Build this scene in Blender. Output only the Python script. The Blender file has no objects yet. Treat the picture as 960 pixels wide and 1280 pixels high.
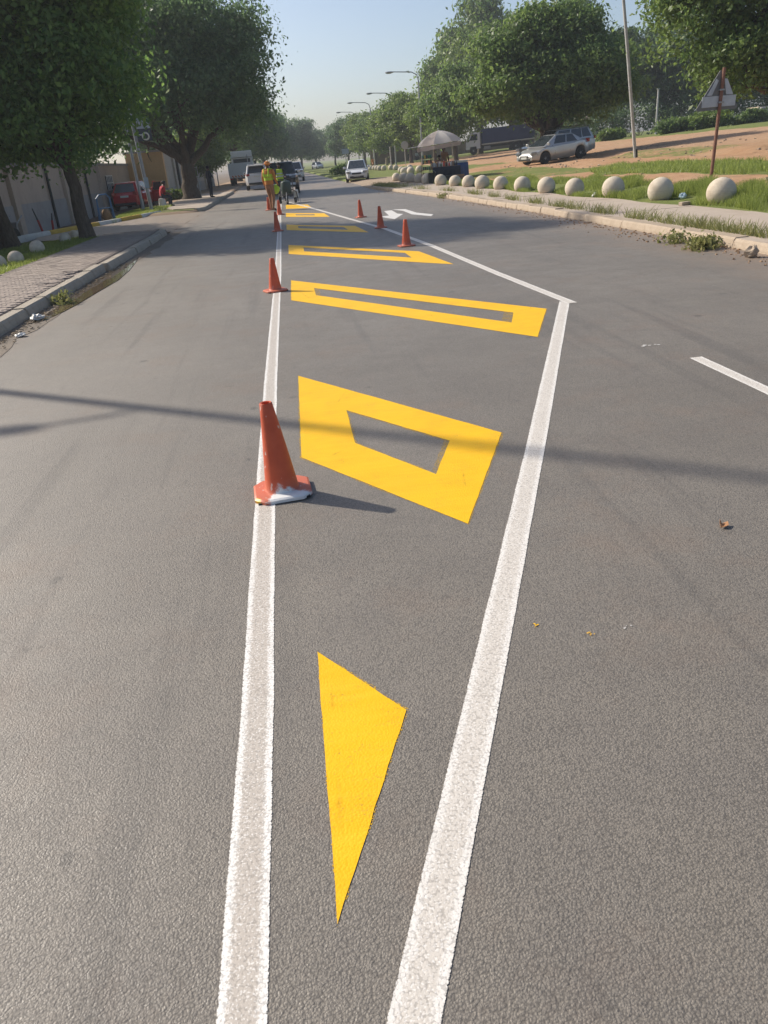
import bpy, bmesh, math, random
import numpy as np
from mathutils import Vector, Matrix

R = math.radians
random.seed(11)
scene = bpy.context.scene
COL = scene.collection

# ---------------------------------------------------------------- camera
cam_d = bpy.data.cameras.new('camera')
cam = bpy.data.objects.new('camera', cam_d)
COL.objects.link(cam)
cam_d.sensor_fit = 'VERTICAL'
cam_d.sensor_height = 36.0
cam_d.lens = 961 / 1280 * 36.0
cam_d.clip_start = 0.05
cam_d.clip_end = 6000


def cam_axes(hx=345, hy=207, roll=5.0, vpx=351, f=961.0):
    """camera attitude from the horizon line and the road's vanishing point"""
    t = math.tan(R(roll))
    ray = lambda u, v: Vector(((u - 480) / f, -(v - 640) / f, -1.0))
    hor = lambda u: hy - (u - hx) * t
    zz = ray(960, hor(960)).cross(ray(0, hor(0))).normalized()
    if zz.y < 0: zz = -zz
    yy = ray(vpx, hor(vpx)).normalized()
    xx = yy.cross(zz)
    return Matrix((xx, yy, zz))


mw = cam_axes().to_4x4()
mw.translation = Vector((0, 0, 1.6))
cam.matrix_world = mw
scene.camera = cam

# ---------------------------------------------------------------- sky, sun, exposure
SUN_EL = 36.0
SUN_AZ = math.degrees(math.atan2(-.803, .596))      # from +Y towards +X
world = bpy.data.worlds.new('World')
scene.world = world
world.use_nodes = True
wn = world.node_tree
sky = wn.nodes.new('ShaderNodeTexSky')
sky.sky_type = 'NISHITA'
sky.sun_disc = False
sky.sun_elevation = R(SUN_EL)
sky.sun_rotation = R(SUN_AZ)
sky.air_density = 1.0
sky.dust_density = 8.5
sky.ozone_density = 1.2
sky.altitude = 1700
bg = wn.nodes['Background']
bg.inputs['Strength'].default_value = 0.110
wn.links.new(sky.outputs[0], bg.inputs['Color'])

sun_d = bpy.data.lights.new('sun', 'SUN')
sun_d.energy = 4.0
sun_d.angle = R(1.0)
sun_d.color = (1.0, 0.92, 0.80)
sun = bpy.data.objects.new('sun', sun_d)
COL.objects.link(sun)
ce = math.cos(R(SUN_EL))
sdir = Vector((-.803 * ce, .596 * ce, math.sin(R(SUN_EL))))
sun.rotation_euler = sdir.to_track_quat('Z', 'Y').to_euler()
sun.location = (0, 0, 60)

vs = scene.view_settings
vs.view_transform = 'Standard'
vs.look = 'None'
vs.exposure = 0.42
vs.gamma = 1.0
vs.use_curve_mapping = False
scene.render.engine = 'CYCLES'
scene.cycles.max_bounces = 8
scene.cycles.diffuse_bounces = 5
scene.cycles.glossy_bounces = 2
scene.cycles.transmission_bounces = 4
scene.cycles.transparent_max_bounces = 8
scene.cycles.volume_bounces = 0
scene.cycles.use_denoising = True
scene.cycles.use_adaptive_sampling = True


# ---------------------------------------------------------------- helpers
def sm(a, b, t):
    t = min(1.0, max(0.0, (t - a) / (b - a)))
    return t * t * (3 - 2 * t)


def tz(x, y):
    """height of the natural ground; the road and the paving are sheets above it"""
    e = sm(41, 47, y) * (1 - sm(58, 66, y))            # sandy entrance on the right
    kx = 6.42 - 1.5 * sm(30, 47, y)
    if x > -3.9 and x < kx: return -0.03
    if x >= kx:
        z = 0.11 * sm(kx, kx + .15 + 2.2 * e, x)
        s = .052 - .015 * sm(55, 115, y)
        xx = min(x, 38) + max(0, min(x, 120) - 38) * .35
        if xx > 8.3: z += s * (xx - 8.3)
        return z
    z = .11 * sm(3.9, 4.0, -x)
    if x < -6.2: z -= .07 * (min(-x, 12.6) - 6.2)
    w = sm(25.0, 26.2, y) * (1 - sm(36.8, 38.2, y)) * (1 - sm(8.0, 9.6, -x))
    return z * (1 - w) + (-.03) * w


def tag(o, label=None, cat=None, group=None, kind=None):
    if label: o['label'] = label
    if cat: o['category'] = cat
    if group: o['group'] = group
    if kind: o['kind'] = kind
    return o


def empty(name, loc, rz=0, label=None, cat=None, group=None):
    o = bpy.data.objects.new(name, None)
    o.empty_display_size = .2
    COL.objects.link(o)
    o.location = loc
    o.rotation_euler = (0, 0, rz)
    return tag(o, label, cat, group)


def link(name, me, mat=None, parent=None, loc=None, rot=None):
    o = bpy.data.objects.new(name, me)
    COL.objects.link(o)
    if mat is not None and not me.materials:
        for m in (mat if isinstance(mat, (list, tuple)) else [mat]): me.materials.append(m)
    if parent: o.parent = parent
    if loc is not None: o.location = loc
    if rot is not None: o.rotation_euler = rot
    return o


def copy_tree(o, parent=None):
    c = o.copy()
    COL.objects.link(c)
    c.parent = parent
    if parent is not None: c.matrix_parent_inverse = o.matrix_parent_inverse
    for ch in list(o.children): copy_tree(ch, c)
    return c


class MB:
    def __init__(s):
        s.v = []; s.f = []; s.uv = None

    def add(s, vs, fs):
        n = len(s.v)
        s.v += [tuple(p) for p in vs]
        s.f += [tuple(i + n for i in f) for f in fs]
        return s

    def box(s, c, d, rz=0, rx=0, ry=0, taper=1.0, b=0.0):
        """box centred on c; b>0 chamfers the upright and the top edges"""
        m = Matrix.Rotation(rz, 3, 'Z') @ Matrix.Rotation(ry, 3, 'Y') @ Matrix.Rotation(rx, 3, 'X')
        hx, hy, hz = d[0] / 2, d[1] / 2, d[2] / 2
        c = Vector(c)
        def ring(z, ix, iy, cut):
            if cut <= 0: return [(-ix, -iy, z), (ix, -iy, z), (ix, iy, z), (-ix, iy, z)]
            return [(-ix + cut, -iy, z), (ix - cut, -iy, z), (ix, -iy + cut, z), (ix, iy - cut, z),
                    (ix - cut, iy, z), (-ix + cut, iy, z), (-ix, iy - cut, z), (-ix, -iy + cut, z)]
        if b <= 0:
            rings = [ring(-hz, hx, hy, 0), ring(hz, hx * taper, hy * taper, 0)]
        else:
            rings = [ring(-hz, hx - b * .6, hy - b * .6, b), ring(-hz + b * .7, hx, hy, b), ring(hz - b * .7, hx * taper, hy * taper, b),
                     ring(hz, hx * taper - b * .7, hy * taper - b * .7, b)]
        n = len(rings[0])
        vs = [c + m @ Vector(p) for r in rings for p in r]
        fs = [tuple(range(n))[::-1]]
        for k in range(len(rings) - 1):
            for i in range(n):
                j = (i + 1) % n
                fs.append((k * n + i, k * n + j, (k + 1) * n + j, (k + 1) * n + i))
        fs.append(tuple((len(rings) - 1) * n + i for i in range(n)))
        return s.add(vs, fs)

    def tube(s, pts, rad, seg=8, cap=True):
        pts = [Vector(p) for p in pts]
        if not isinstance(rad, (list, tuple)): rad = [rad] * len(pts)
        n = len(pts); vs = []; fs = []
        up = None
        for i, p in enumerate(pts):
            d = (pts[min(i + 1, n - 1)] - pts[max(i - 1, 0)])
            if d.length < 1e-9: d = Vector((0, 0, 1))
            d.normalize()
            if up is None:
                up = Vector((0, 0, 1)) if abs(d.z) < .9 else Vector((1, 0, 0))
            a = d.cross(up)
            if a.length < 1e-6: a = d.cross(Vector((0, 1, 0)))
            a.normalize(); b2 = d.cross(a)
            for k in range(seg):
                t = 2 * math.pi * k / seg
                vs.append(p + a * (math.cos(t) * rad[i]) + b2 * (math.sin(t) * rad[i]))
        for i in range(n - 1):
            for k in range(seg):
                l = (k + 1) % seg
                fs.append((i * seg + k, i * seg + l, (i + 1) * seg + l, (i + 1) * seg + k))
        if cap:
            fs.append(tuple(range(seg))[::-1])
            fs.append(tuple((n - 1) * seg + k for k in range(seg)))
        return s.add(vs, fs)

    def lathe(s, prof, seg=16, c=(0, 0, 0), axis='Z'):
        """prof: (radius, height) pairs"""
        vs = []; fs = []
        for r, z in prof:
            for k in range(seg):
                t = 2 * math.pi * k / seg
                p = (r * math.cos(t), r * math.sin(t), z)
                if axis == 'Y': p = (p[0], p[2], -p[1])
                if axis == 'X': p = (p[2], p[0], p[1])
                vs.append((p[0] + c[0], p[1] + c[1], p[2] + c[2]))
        n = len(prof)
        for i in range(n - 1):
            for k in range(seg):
                l = (k + 1) % seg
                fs.append((i * seg + k, i * seg + l, (i + 1) * seg + l, (i + 1) * seg + k))
        fs.append(tuple(range(seg))[::-1]); fs.append(tuple((n - 1) * seg + k for k in range(seg)))
        return s.add(vs, fs)

    def ball(s, c, r, seg=16, rings=10):
        if not isinstance(r, (list, tuple)): r = (r, r, r)
        vs = [(c[0], c[1], c[2] - r[2])]; fs = []
        for i in range(1, rings):
            t = math.pi * i / rings
            for k in range(seg):
                a = 2 * math.pi * k / seg
                vs.append((c[0] + r[0] * math.sin(t) * math.cos(a), c[1] + r[1] * math.sin(t) * math.sin(a), c[2] - r[2] * math.cos(t)))
        vs.append((c[0], c[1], c[2] + r[2]))
        for k in range(seg): fs.append((0, 1 + (k + 1) % seg, 1 + k))
        for i in range(rings - 2):
            for k in range(seg):
                l = (k + 1) % seg
                fs.append((1 + i * seg + k, 1 + i * seg + l, 1 + (i + 1) * seg + l, 1 + (i + 1) * seg + k))
        e = len(vs) - 1
        for k in range(seg): fs.append((e, 1 + (rings - 2) * seg + k, 1 + (rings - 2) * seg + (k + 1) % seg))
        return s.add(vs, fs)

    def prism(s, poly, h0, h1, axis='Z'):
        """extrude a polygon; axis Y: poly is (x,z), axis X: poly is (y,z)"""
        def P(p, h):
            return (p[0], p[1], h) if axis == 'Z' else ((p[0], h, p[1]) if axis == 'Y' else (h, p[0], p[1]))
        n = len(poly)
        vs = [P(p, h0) for p in poly] + [P(p, h1) for p in poly]
        fs = [tuple(range(n))[::-1], tuple(range(n, 2 * n))]
        for i in range(n):
            j = (i + 1) % n
            fs.append((i, j, n + j, n + i))
        return s.add(vs, fs)

    def mesh(s, name, smooth=False, angle=35):
        me = bpy.data.meshes.new(name)
        me.from_pydata(s.v, [], s.f)
        bm = bmesh.new(); bm.from_mesh(me)
        bmesh.ops.recalc_face_normals(bm, faces=bm.faces)
        bm.to_mesh(me); bm.free()
        if smooth:
            me.polygons.foreach_set('use_smooth', [True] * len(me.polygons))
            me.set_sharp_from_angle(angle=R(angle))
        me.update()
        return me

    def build(s, name, mat, parent=None, smooth=False, angle=35, loc=None, rot=None):
        return link(name, s.mesh(name, smooth, angle), mat, parent, loc, rot)


def soup(name, verts, quads, attr=None):
    """fast mesh from numpy arrays: verts (n,3), quads (m,k)"""
    me = bpy.data.meshes.new(name)
    m, k = quads.shape
    me.vertices.add(len(verts)); me.vertices.foreach_set('co', verts.astype(np.float32).ravel())
    me.loops.add(m * k); me.loops.foreach_set('vertex_index', quads.astype(np.int32).ravel())
    me.polygons.add(m)
    me.polygons.foreach_set('loop_start', np.arange(0, m * k, k, dtype=np.int32))
    if attr is not None:
        at = me.attributes.new('tint', 'FLOAT', 'FACE')
        at.data.foreach_set('value', attr.astype(np.float32))
    me.update(calc_edges=True)
    return me


# ---------------------------------------------------------------- materials
class NT:
    """small wrapper for building node trees"""
    def __init__(s, name):
        s.m = bpy.data.materials.new(name); s.m.use_nodes = True
        s.t = s.m.node_tree
        s.b = s.t.nodes['Principled BSDF']; s.out = s.t.nodes['Material Output']

    def n(s, typ, **kw):
        nd = s.t.nodes.new('ShaderNode' + typ)
        for k, v in kw.items():
            setattr(nd, k, v)
        return nd

    def l(s, a, b): s.t.links.new(a, b)

    def co(s, kind='Object', scale=(1, 1, 1), rot=(0, 0, 0)):
        tc = s.n('TexCoord'); mp = s.n('Mapping')
        mp.inputs['Scale'].default_value = scale; mp.inputs['Rotation'].default_value = rot
        s.l(tc.outputs[kind], mp.inputs['Vector'])
        return mp.outputs[0]

    def noise(s, vec, scale, detail=4, rough=.55, dist=0):
        nd = s.n('TexNoise'); s.l(vec, nd.inputs['Vector'])
        nd.inputs['Scale'].default_value = scale; nd.inputs['Detail'].default_value = detail
        nd.inputs['Roughness'].default_value = rough; nd.inputs['Distortion'].default_value = dist
        return nd.outputs['Fac']

    def vor(s, vec, scale, feature='F1', out='Distance'):
        nd = s.n('TexVoronoi', feature=feature); s.l(vec, nd.inputs['Vector'])
        nd.inputs['Scale'].default_value = scale
        return nd.outputs[out]

    def ramp(s, fac, stops):
        nd = s.n('ValToRGB'); s.l(fac, nd.inputs[0])
        e = nd.color_ramp.elements
        while len(e) < len(stops): e.new(.5)
        for i, (p, c) in enumerate(stops):
            e[i].position = p
            e[i].color = (c, c, c, 1) if isinstance(c, (int, float)) else (*c, 1)
        return nd.outputs[0]

    def mix(s, fac, a, b, blend='MIX'):
        nd = s.n('Mix', data_type='RGBA', blend_type=blend)
        for i, v in ((0, fac), (6, a), (7, b)):
            if hasattr(v, 'links'): s.l(v, nd.inputs[i])
            elif isinstance(v, (int, float)): nd.inputs[i].default_value = v if i == 0 else (v, v, v, 1)
            else: nd.inputs[i].default_value = (*v, 1)
        return nd.outputs[2]

    def math(s, op, a, b=None, clamp=False):
        nd = s.n('Math', operation=op, use_clamp=clamp)
        for i, v in enumerate((a, b)):
            if v is None: continue
            if isinstance(v, (int, float)): nd.inputs[i].default_value = v
            else: s.l(v, nd.inputs[i])
        return nd.outputs[0]

    def maprange(s, v, a, b, c=0, d=1):
        nd = s.n('MapRange'); s.l(v, nd.inputs[0])
        for i, q in enumerate((a, b, c, d)): nd.inputs[i + 1].default_value = q
        return nd.outputs[0]

    def bump(s, h, strength=.5, dist=.01, normal=None):
        nd = s.n('Bump'); s.l(h, nd.inputs['Height'])
        nd.inputs['Strength'].default_value = strength; nd.inputs['Distance'].default_value = dist
        if normal is not None: s.l(normal, nd.inputs['Normal'])
        s.l(nd.outputs[0], s.b.inputs['Normal'])
        return nd.outputs[0]

    def set(s, color=None, rough=None, metal=None, spec=None, coat=None):
        for k, v in (('Base Color', color), ('Roughness', rough), ('Metallic', metal), ('Specular IOR Level', spec), ('Coat Weight', coat)):
            if v is None: continue
            if hasattr(v, 'links'): s.l(v, s.b.inputs[k])
            elif isinstance(v, (int, float)): s.b.inputs[k].default_value = v
            else: s.b.inputs[k].default_value = (*v, 1)
        return s.m


def plain(name, c1, c2=None, scale=6, rough=.6, bump=0, bscale=40, metal=0, spec=.4, coat=0, bdist=.01):
    """weathered plain surface: two tones by noise, uneven gloss, fine relief"""
    t = NT(name); v = t.co()
    if c2 is None: c2 = tuple(x * .8 for x in c1)
    f = t.noise(v, scale, 6, .6)
    f2 = t.ramp(f, [(.3, 0.0), (.7, 1.0)])
    col = t.mix(f2, c1, c2)
    r = t.maprange(t.noise(v, scale * 2.3, 3), .3, .7, max(.03, rough - .1), min(1, rough + .1))
    if bump: t.bump(t.noise(v, bscale, 4), bump, bdist)
    return t.set(col, r, metal, spec, coat)

# ---------------------------------------------------------------- surface materials
def mat_asphalt():
    t = NT('asphalt'); v = t.co()
    vc = t.n('TexVoronoi', feature='F1'); vc.inputs['Scale'].default_value = 165
    dn = t.n('TexNoise'); t.l(v, dn.inputs['Vector']); dn.inputs['Scale'].default_value = 95; dn.inputs['Detail'].default_value = 3
    dv = t.n('VectorMath', operation='MULTIPLY_ADD'); t.l(dn.outputs['Color'], dv.inputs[0]); dv.inputs[1].default_value = (.008, .008, .0); t.l(v, dv.inputs[2]); t.l(dv.outputs[0], vc.inputs['Vector'])
    stone = vc.outputs['Distance']
    cellc = t.n('SeparateColor'); t.l(vc.outputs['Color'], cellc.inputs[0])
    big = t.noise(v, .35, 5, .6)
    mid = t.noise(v, 3.1, 5, .65)
    fine = t.noise(v, 210, 3, .6)
    base = t.mix(t.ramp(big, [(.34, 0.0), (.66, 1.0)]), (.184, .164, .139), (.240, .215, .184))
    base = t.mix(t.maprange(mid, .35, .7, 0, .45), base, (.148, .135, .124))
    # aggregate: stones lighter or darker than the binder between them
    st = t.mix(cellc.outputs[0], (.82, .82, .82), (1.24, 1.23, 1.2))
    base = t.mix(.72, base, st, 'MULTIPLY')
    joint = t.ramp(t.math('ADD', stone, t.math('MULTIPLY', t.math('SUBTRACT', t.noise(v, 190, 4, .75), .5), .9)), [(.42, 1.0), (.70, .50)])
    base = t.mix(.66, base, joint, 'MULTIPLY')
    # wobbling position across the road, for kerb dust and left lane tone
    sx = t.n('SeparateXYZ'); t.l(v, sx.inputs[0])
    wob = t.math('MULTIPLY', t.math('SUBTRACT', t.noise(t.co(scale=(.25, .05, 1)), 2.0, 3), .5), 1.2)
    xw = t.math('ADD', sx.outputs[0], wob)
    # sandy dust blown against both kerbs
    dl = t.maprange(xw, -3.0, -3.55, 0, 1); dr = t.maprange(xw, 5.0, 6.2, 0, 1)
    dust = t.math('MAXIMUM', dl, dr, True)
    dust = t.math('MULTIPLY', dust, t.maprange(t.noise(v, 2.2, 6, .7), .3, .62, .15, .95))
    far = t.math('MULTIPLY', t.maprange(sx.outputs[1], 34, 58, 0, .6), t.maprange(t.noise(t.co(scale=(1, .25, 1)), .9, 5, .7), .38, .6, 0, 1))
    base = t.mix(t.math('MAXIMUM', dust, far, True), base, (.27, .20, .145))
    lane = t.math('MULTIPLY', t.maprange(xw, .1, -1.6, 0, 1), t.maprange(t.noise(t.co(scale=(.5, .08, 1)), 1.5, 4, .6), .3, .7, .35, 1.0))  # sun glare on the left lane, put into the colour as paler asphalt
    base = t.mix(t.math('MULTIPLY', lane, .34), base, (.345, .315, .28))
    # faint tracks and oil spots
    trk = t.ramp(t.noise(t.co(scale=(1.6, .07, 1), rot=(0, 0, .03)), 2.4, 4, .6), [(.56, 0.0), (.68, 1.0)])
    base = t.mix(t.math('MULTIPLY', trk, .28), base, (.075, .07, .066))
    spot = t.ramp(t.noise(v, 5.5, 2, .4), [(.72, 0.0), (.76, 1.0)])
    base = t.mix(t.math('MULTIPLY', spot, .55), base, (.07, .065, .06))
    scf = t.ramp(t.noise(t.co(scale=(2.2, .5, 1), rot=(0, 0, .5)), 7, 3, .5), [(.70, 0.0), (.745, 1.0)])
    base = t.mix(t.math('MULTIPLY', scf, .4), base, (.095, .086, .078))
    # rusty sand caught in the texture
    rs = t.ramp(t.noise(v, 1.1, 6, .7), [(.52, 0.0), (.7, 1.0)])
    base = t.mix(t.math('MULTIPLY', rs, .22), base, (.23, .15, .10))
    dome = t.math('SUBTRACT', 1.0, t.math('MULTIPLY', stone, 1.5))
    h = t.math('ADD', t.math('MULTIPLY', dome, .0013), t.math('MULTIPLY', fine, .0011))
    h = t.math('ADD', h, t.math('MULTIPLY', t.noise(v, 90, 5, .7), .0012))
    t.bump(h, .85, 1.0)
    rg = t.maprange(t.math('ADD', t.math('MULTIPLY', mid, .5), t.math('MULTIPLY', cellc.outputs[1], .5)), .2, .8, .44, .74)
    return t.set(base, rg, 0, .5)


def mat_line(name, edge, mid_c, worn):
    """white road paint; UV x runs across the line (0..1), y along it in metres"""
    t = NT(name); v = t.co()
    uv = t.n('TexCoord').outputs['UV']; s = t.n('SeparateXYZ'); t.l(uv, s.inputs[0])
    d = t.math('MULTIPLY', t.math('ABSOLUTE', t.math('SUBTRACT', s.outputs[0], .5)), 2.0)      # 0 middle, 1 edge
    nz = t.noise(v, 120, 5, .75); nb = t.noise(v, 4, 4, .6)
    e = t.ramp(t.math('ADD', d, t.math('MULTIPLY', t.math('SUBTRACT', nz, .5), 1.3)), [(.55, 0.0), (.68, 1.0)])
    col = t.mix(e, mid_c, edge)
    streak = t.noise(t.co(scale=(22, .8, 1)), 6, 4, .7)
    col = t.mix(t.math('MULTIPLY', t.ramp(streak, [(.45, 0.0), (.75, 1.0)]), .35), col, (.40, .36, .315))
    col = t.mix(t.math('MULTIPLY', t.ramp(nb, [(.5, 0.0), (.75, 1.0)]), .25), col, (.48, .43, .38))
    vd = t.vor(v, 125)
    pit = t.ramp(t.math('ADD', vd, t.math('MULTIPLY', nz, .7)), [(.98, 0.0), (1.12, 1.0)])
    col = t.mix(t.math('MULTIPLY', pit, .4), col, (.2, .18, .16))
    sp = t.ramp(t.noise(v, 170, 2, .5), [(.56, 0.0), (.66, 1.0)])
    col = t.mix(t.math('MULTIPLY', sp, .6), col, (.86, .84, .80))
    h = t.math('ADD', t.math('MULTIPLY', t.math('SUBTRACT', 1, t.math('MULTIPLY', vd, 1.4)), .00035), t.math('MULTIPLY', t.noise(v, 160, 3), .0012))
    t.bump(h, .8, 1.0)
    t.set(col, .62, 0, .35)
    # ragged edge: paint missing between stones
    gone = t.ramp(t.math('ADD', d, t.math('MULTIPLY', t.math('SUBTRACT', nz, .5), worn)), [(.97, 0.0), (1.0, 1.0)])
    tr = t.n('BsdfTransparent'); mx = t.n('MixShader')
    t.l(gone, mx.inputs[0]); t.l(t.b.outputs[0], mx.inputs[1]); t.l(tr.outputs[0], mx.inputs[2]); t.l(mx.outputs[0], t.out.inputs[0])
    return t.m


def mat_yellow():
    t = NT('yellow_road_paint'); v = t.co()
    col = t.mix(t.ramp(t.noise(v, 3, 5), [(.35, 0.0), (.7, 1.0)]), (.88, .49, .009), (.82, .445, .008))
    col = t.mix(t.math('MULTIPLY', t.ramp(t.noise(t.co(scale=(1.2, 9, 1), rot=(0, 0, .9)), 3, 5, .7), [(.45, 0.0), (.75, 1.0)]), .5), col, (.86, .56, .03))
    cr = t.ramp(t.math('ADD', t.vor(v, 1.15, 'DISTANCE_TO_EDGE'), t.math('MULTIPLY', t.noise(v, 22, 3), .035)), [(.014, 1.0), (.024, 0.0)])
    cr = t.math('MULTIPLY', cr, t.ramp(t.noise(v, 2.3, 3), [(.5, 0.0), (.62, 1.0)]))
    col = t.mix(t.math('MULTIPLY', cr, .55), col, (.30, .16, .01))
    vd = t.vor(v, 125)
    pit = t.ramp(t.math('ADD', vd, t.math('MULTIPLY', t.noise(v, 35, 3), .6)), [(1.06, 0.0), (1.2, 1.0)])
    col = t.mix(t.math('MULTIPLY', pit, .75), col, (.22, .13, .02))
    thin = t.ramp(t.math('ADD', t.noise(v, 130, 3, .7), t.math('MULTIPLY', t.noise(v, 6, 4, .6), .5)), [(.86, 0.0), (.96, 1.0)])
    col = t.mix(t.math('MULTIPLY', thin, .6), col, (.36, .23, .05))
    h = t.math('ADD', t.math('MULTIPLY', t.math('SUBTRACT', 1, t.math('MULTIPLY', vd, 1.3)), .0008), t.math('MULTIPLY', t.noise(v, 150, 3), .0007))
    t.bump(h, .7, 1.0)
    return t.set(col, .55, 0, .22)


def mat_overspray():
    t = NT('yellow_overspray'); v = t.co()
    k = t.ramp(t.math('ADD', t.noise(v, 150, 3, .6), t.math('MULTIPLY', t.noise(v, 12, 3), .3)), [(.66, 0.0), (.76, 1.0)])
    t.set((.62, .38, .03), .6, 0, .2)
    tr = t.n('BsdfTransparent'); mx = t.n('MixShader')
    t.l(k, mx.inputs[0]); t.l(tr.outputs[0], mx.inputs[1]); t.l(t.b.outputs[0], mx.inputs[2]); t.l(mx.outputs[0], t.out.inputs[0])
    return t.m


def mat_ground():
    """bare red earth, dry sand and short grass, spread by the vertex weights of the sheet"""
    t = NT('ground_earth'); v = t.co()
    at = t.n('Attribute', attribute_name='cover'); s = t.n('SeparateColor'); t.l(at.outputs['Color'], s.inputs[0])
    n1 = t.noise(v, .55, 6, .65); n2 = t.noise(v, 3.5, 6, .7); n3 = t.noise(v, 26, 4, .7)
    earth = t.mix(t.ramp(n1, [(.3, 0.0), (.7, 1.0)]), (.42, .235, .125), (.49, .325, .20))
    earth = t.mix(t.maprange(n2, .4, .75, 0, .6), earth, (.25, .135, .075))
    sand = t.mix(t.ramp(n2, [(.3, 0.0), (.7, 1.0)]), (.42, .33, .245), (.33, .25, .18))
    earth = t.mix(s.outputs[1], earth, sand)
    gr = t.mix(t.ramp(n2, [(.3, 0.0), (.72, 1.0)]), (.145, .185, .045), (.235, .245, .085))
    gr = t.mix(t.maprange(n3, .35, .75, 0, .6), gr, (.06, .085, .02))
    k = t.math('ADD', s.outputs[0], t.math('MULTIPLY', t.math('SUBTRACT', t.math('ADD', t.math('MULTIPLY', n1, .5), t.math('MULTIPLY', n2, .5)), .5), 1.5))
    k = t.maprange(k, .42, .6, 0, 1)
    col = t.mix(k, earth, gr)
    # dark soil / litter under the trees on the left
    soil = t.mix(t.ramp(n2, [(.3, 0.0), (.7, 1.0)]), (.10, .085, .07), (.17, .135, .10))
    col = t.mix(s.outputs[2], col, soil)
    pb = t.ramp(t.noise(v, 15, 3), [(.7, 0.0), (.74, 1.0)])
    col = t.mix(t.math('MULTIPLY', pb, .35), col, (.5, .42, .33))
    t.bump(t.math('ADD', t.math('MULTIPLY', n2, .05), t.math('MULTIPLY', n3, .02)), .8, 1.0)
    return t.set(col, .92, 0, .15)


def mat_leaf(name, dark, light, trans=.35, tcol=None):
    t = NT(name)
    at = t.n('Attribute', attribute_name='tint')
    v = t.co()
    f = t.math('ADD', t.math('MULTIPLY', at.outputs['Fac'], .75), t.math('MULTIPLY', t.noise(v, .45, 3), .3), True)
    col = t.mix(f, dark, light)
    t.set(col, .48, 0, .35)
    tl = t.n('BsdfTranslucent'); mx = t.n('MixShader'); mx.inputs[0].default_value = trans
    tc = t.mix(f, tuple(c * 1.2 for c in (tcol or dark)), tuple(c * 1.5 for c in (tcol or light)))
    t.l(tc, tl.inputs[0])
    t.l(t.b.outputs[0], mx.inputs[1]); t.l(tl.outputs[0], mx.inputs[2]); t.l(mx.outputs[0], t.out.inputs[0])
    return t.m


def mat_bark(name, c1, c2):
    t = NT(name); v = t.co(scale=(1, 1, .22))
    n = t.noise(v, 14, 6, .7, 1.0)
    col = t.mix(t.ramp(n, [(.35, 0.0), (.65, 1.0)]), c1, c2)
    t.bump(t.math('ADD', n, t.math('MULTIPLY', t.vor(v, 18), .6)), .9, .04)
    return t.set(col, .9, 0, .15)


def mat_concrete(name, c1, c2, stain, sc=3.0):
    t = NT(name); v = t.co()
    n = t.noise(v, sc, 6, .65); n2 = t.noise(v, sc * 9, 4, .7)
    col = t.mix(t.ramp(n, [(.32, 0.0), (.68, 1.0)]), c1, c2)
    col = t.mix(t.math('MULTIPLY', t.ramp(t.noise(v, sc * 2.4, 5, .7), [(.52, 0.0), (.72, 1.0)]), .55), col, stain)
    sp = t.ramp(t.noise(v, sc * 26, 2), [(.62, 0.0), (.72, 1.0)])
    col = t.mix(t.math('MULTIPLY', sp, .35), col, tuple(c * .5 for c in c2))
    t.bump(t.math('ADD', t.math('MULTIPLY', n2, .012), t.math('MULTIPLY', n, .02)), .8, 1.0)
    return t.set(col, .85, 0, .25)


def mat_ball():
    t = NT('cement_ball'); v = t.co()
    oi = t.n('ObjectInfo')
    add = t.n('VectorMath', operation='ADD'); t.l(v, add.inputs[0])
    cx = t.n('CombineXYZ'); t.l(t.math('MULTIPLY', oi.outputs['Random'], 37.0), cx.inputs[0]); t.l(cx.outputs[0], add.inputs[1]); v2 = add.outputs[0]
    n = t.noise(v2, 5, 6, .65)
    col = t.mix(t.ramp(n, [(.3, 0.0), (.7, 1.0)]), (.70, .615, .49), (.56, .48, .37))
    col = t.mix(t.math('MULTIPLY', oi.outputs['Random'], .3), col, (.42, .38, .32))
    col = t.mix(t.math('MULTIPLY', t.ramp(t.noise(v2, 2.2, 5, .7), [(.5, 0.0), (.7, 1.0)]), .5), col, (.33, .26, .19))
    s = t.n('SeparateXYZ'); t.l(v, s.inputs[0])
    mud = t.math('MULTIPLY', t.maprange(t.math('ADD', s.outputs[2], t.math('MULTIPLY', t.noise(v2, 6, 4), .22)), .17, .0, 0, 1), .75)
    col = t.mix(mud, col, (.30, .185, .115))
    seam = t.ramp(t.math('ABSOLUTE', t.math('SUBTRACT', s.outputs[2], .20)), [(.0, 1.0), (.006, 0.0)])
    col = t.mix(t.math('MULTIPLY', seam, .35), col, (.26, .22, .18))
    pit = t.ramp(t.noise(v2, 60, 3), [(.64, 0.0), (.72, 1.0)])
    col = t.mix(t.math('MULTIPLY', pit, .4), col, (.25, .22, .18))
    t.bump(t.math('ADD', t.math('MULTIPLY', t.noise(v2, 45, 4), .006), t.math('MULTIPLY', n, .01)), .7, 1.0)
    return t.set(col, .85, 0, .2)


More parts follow.
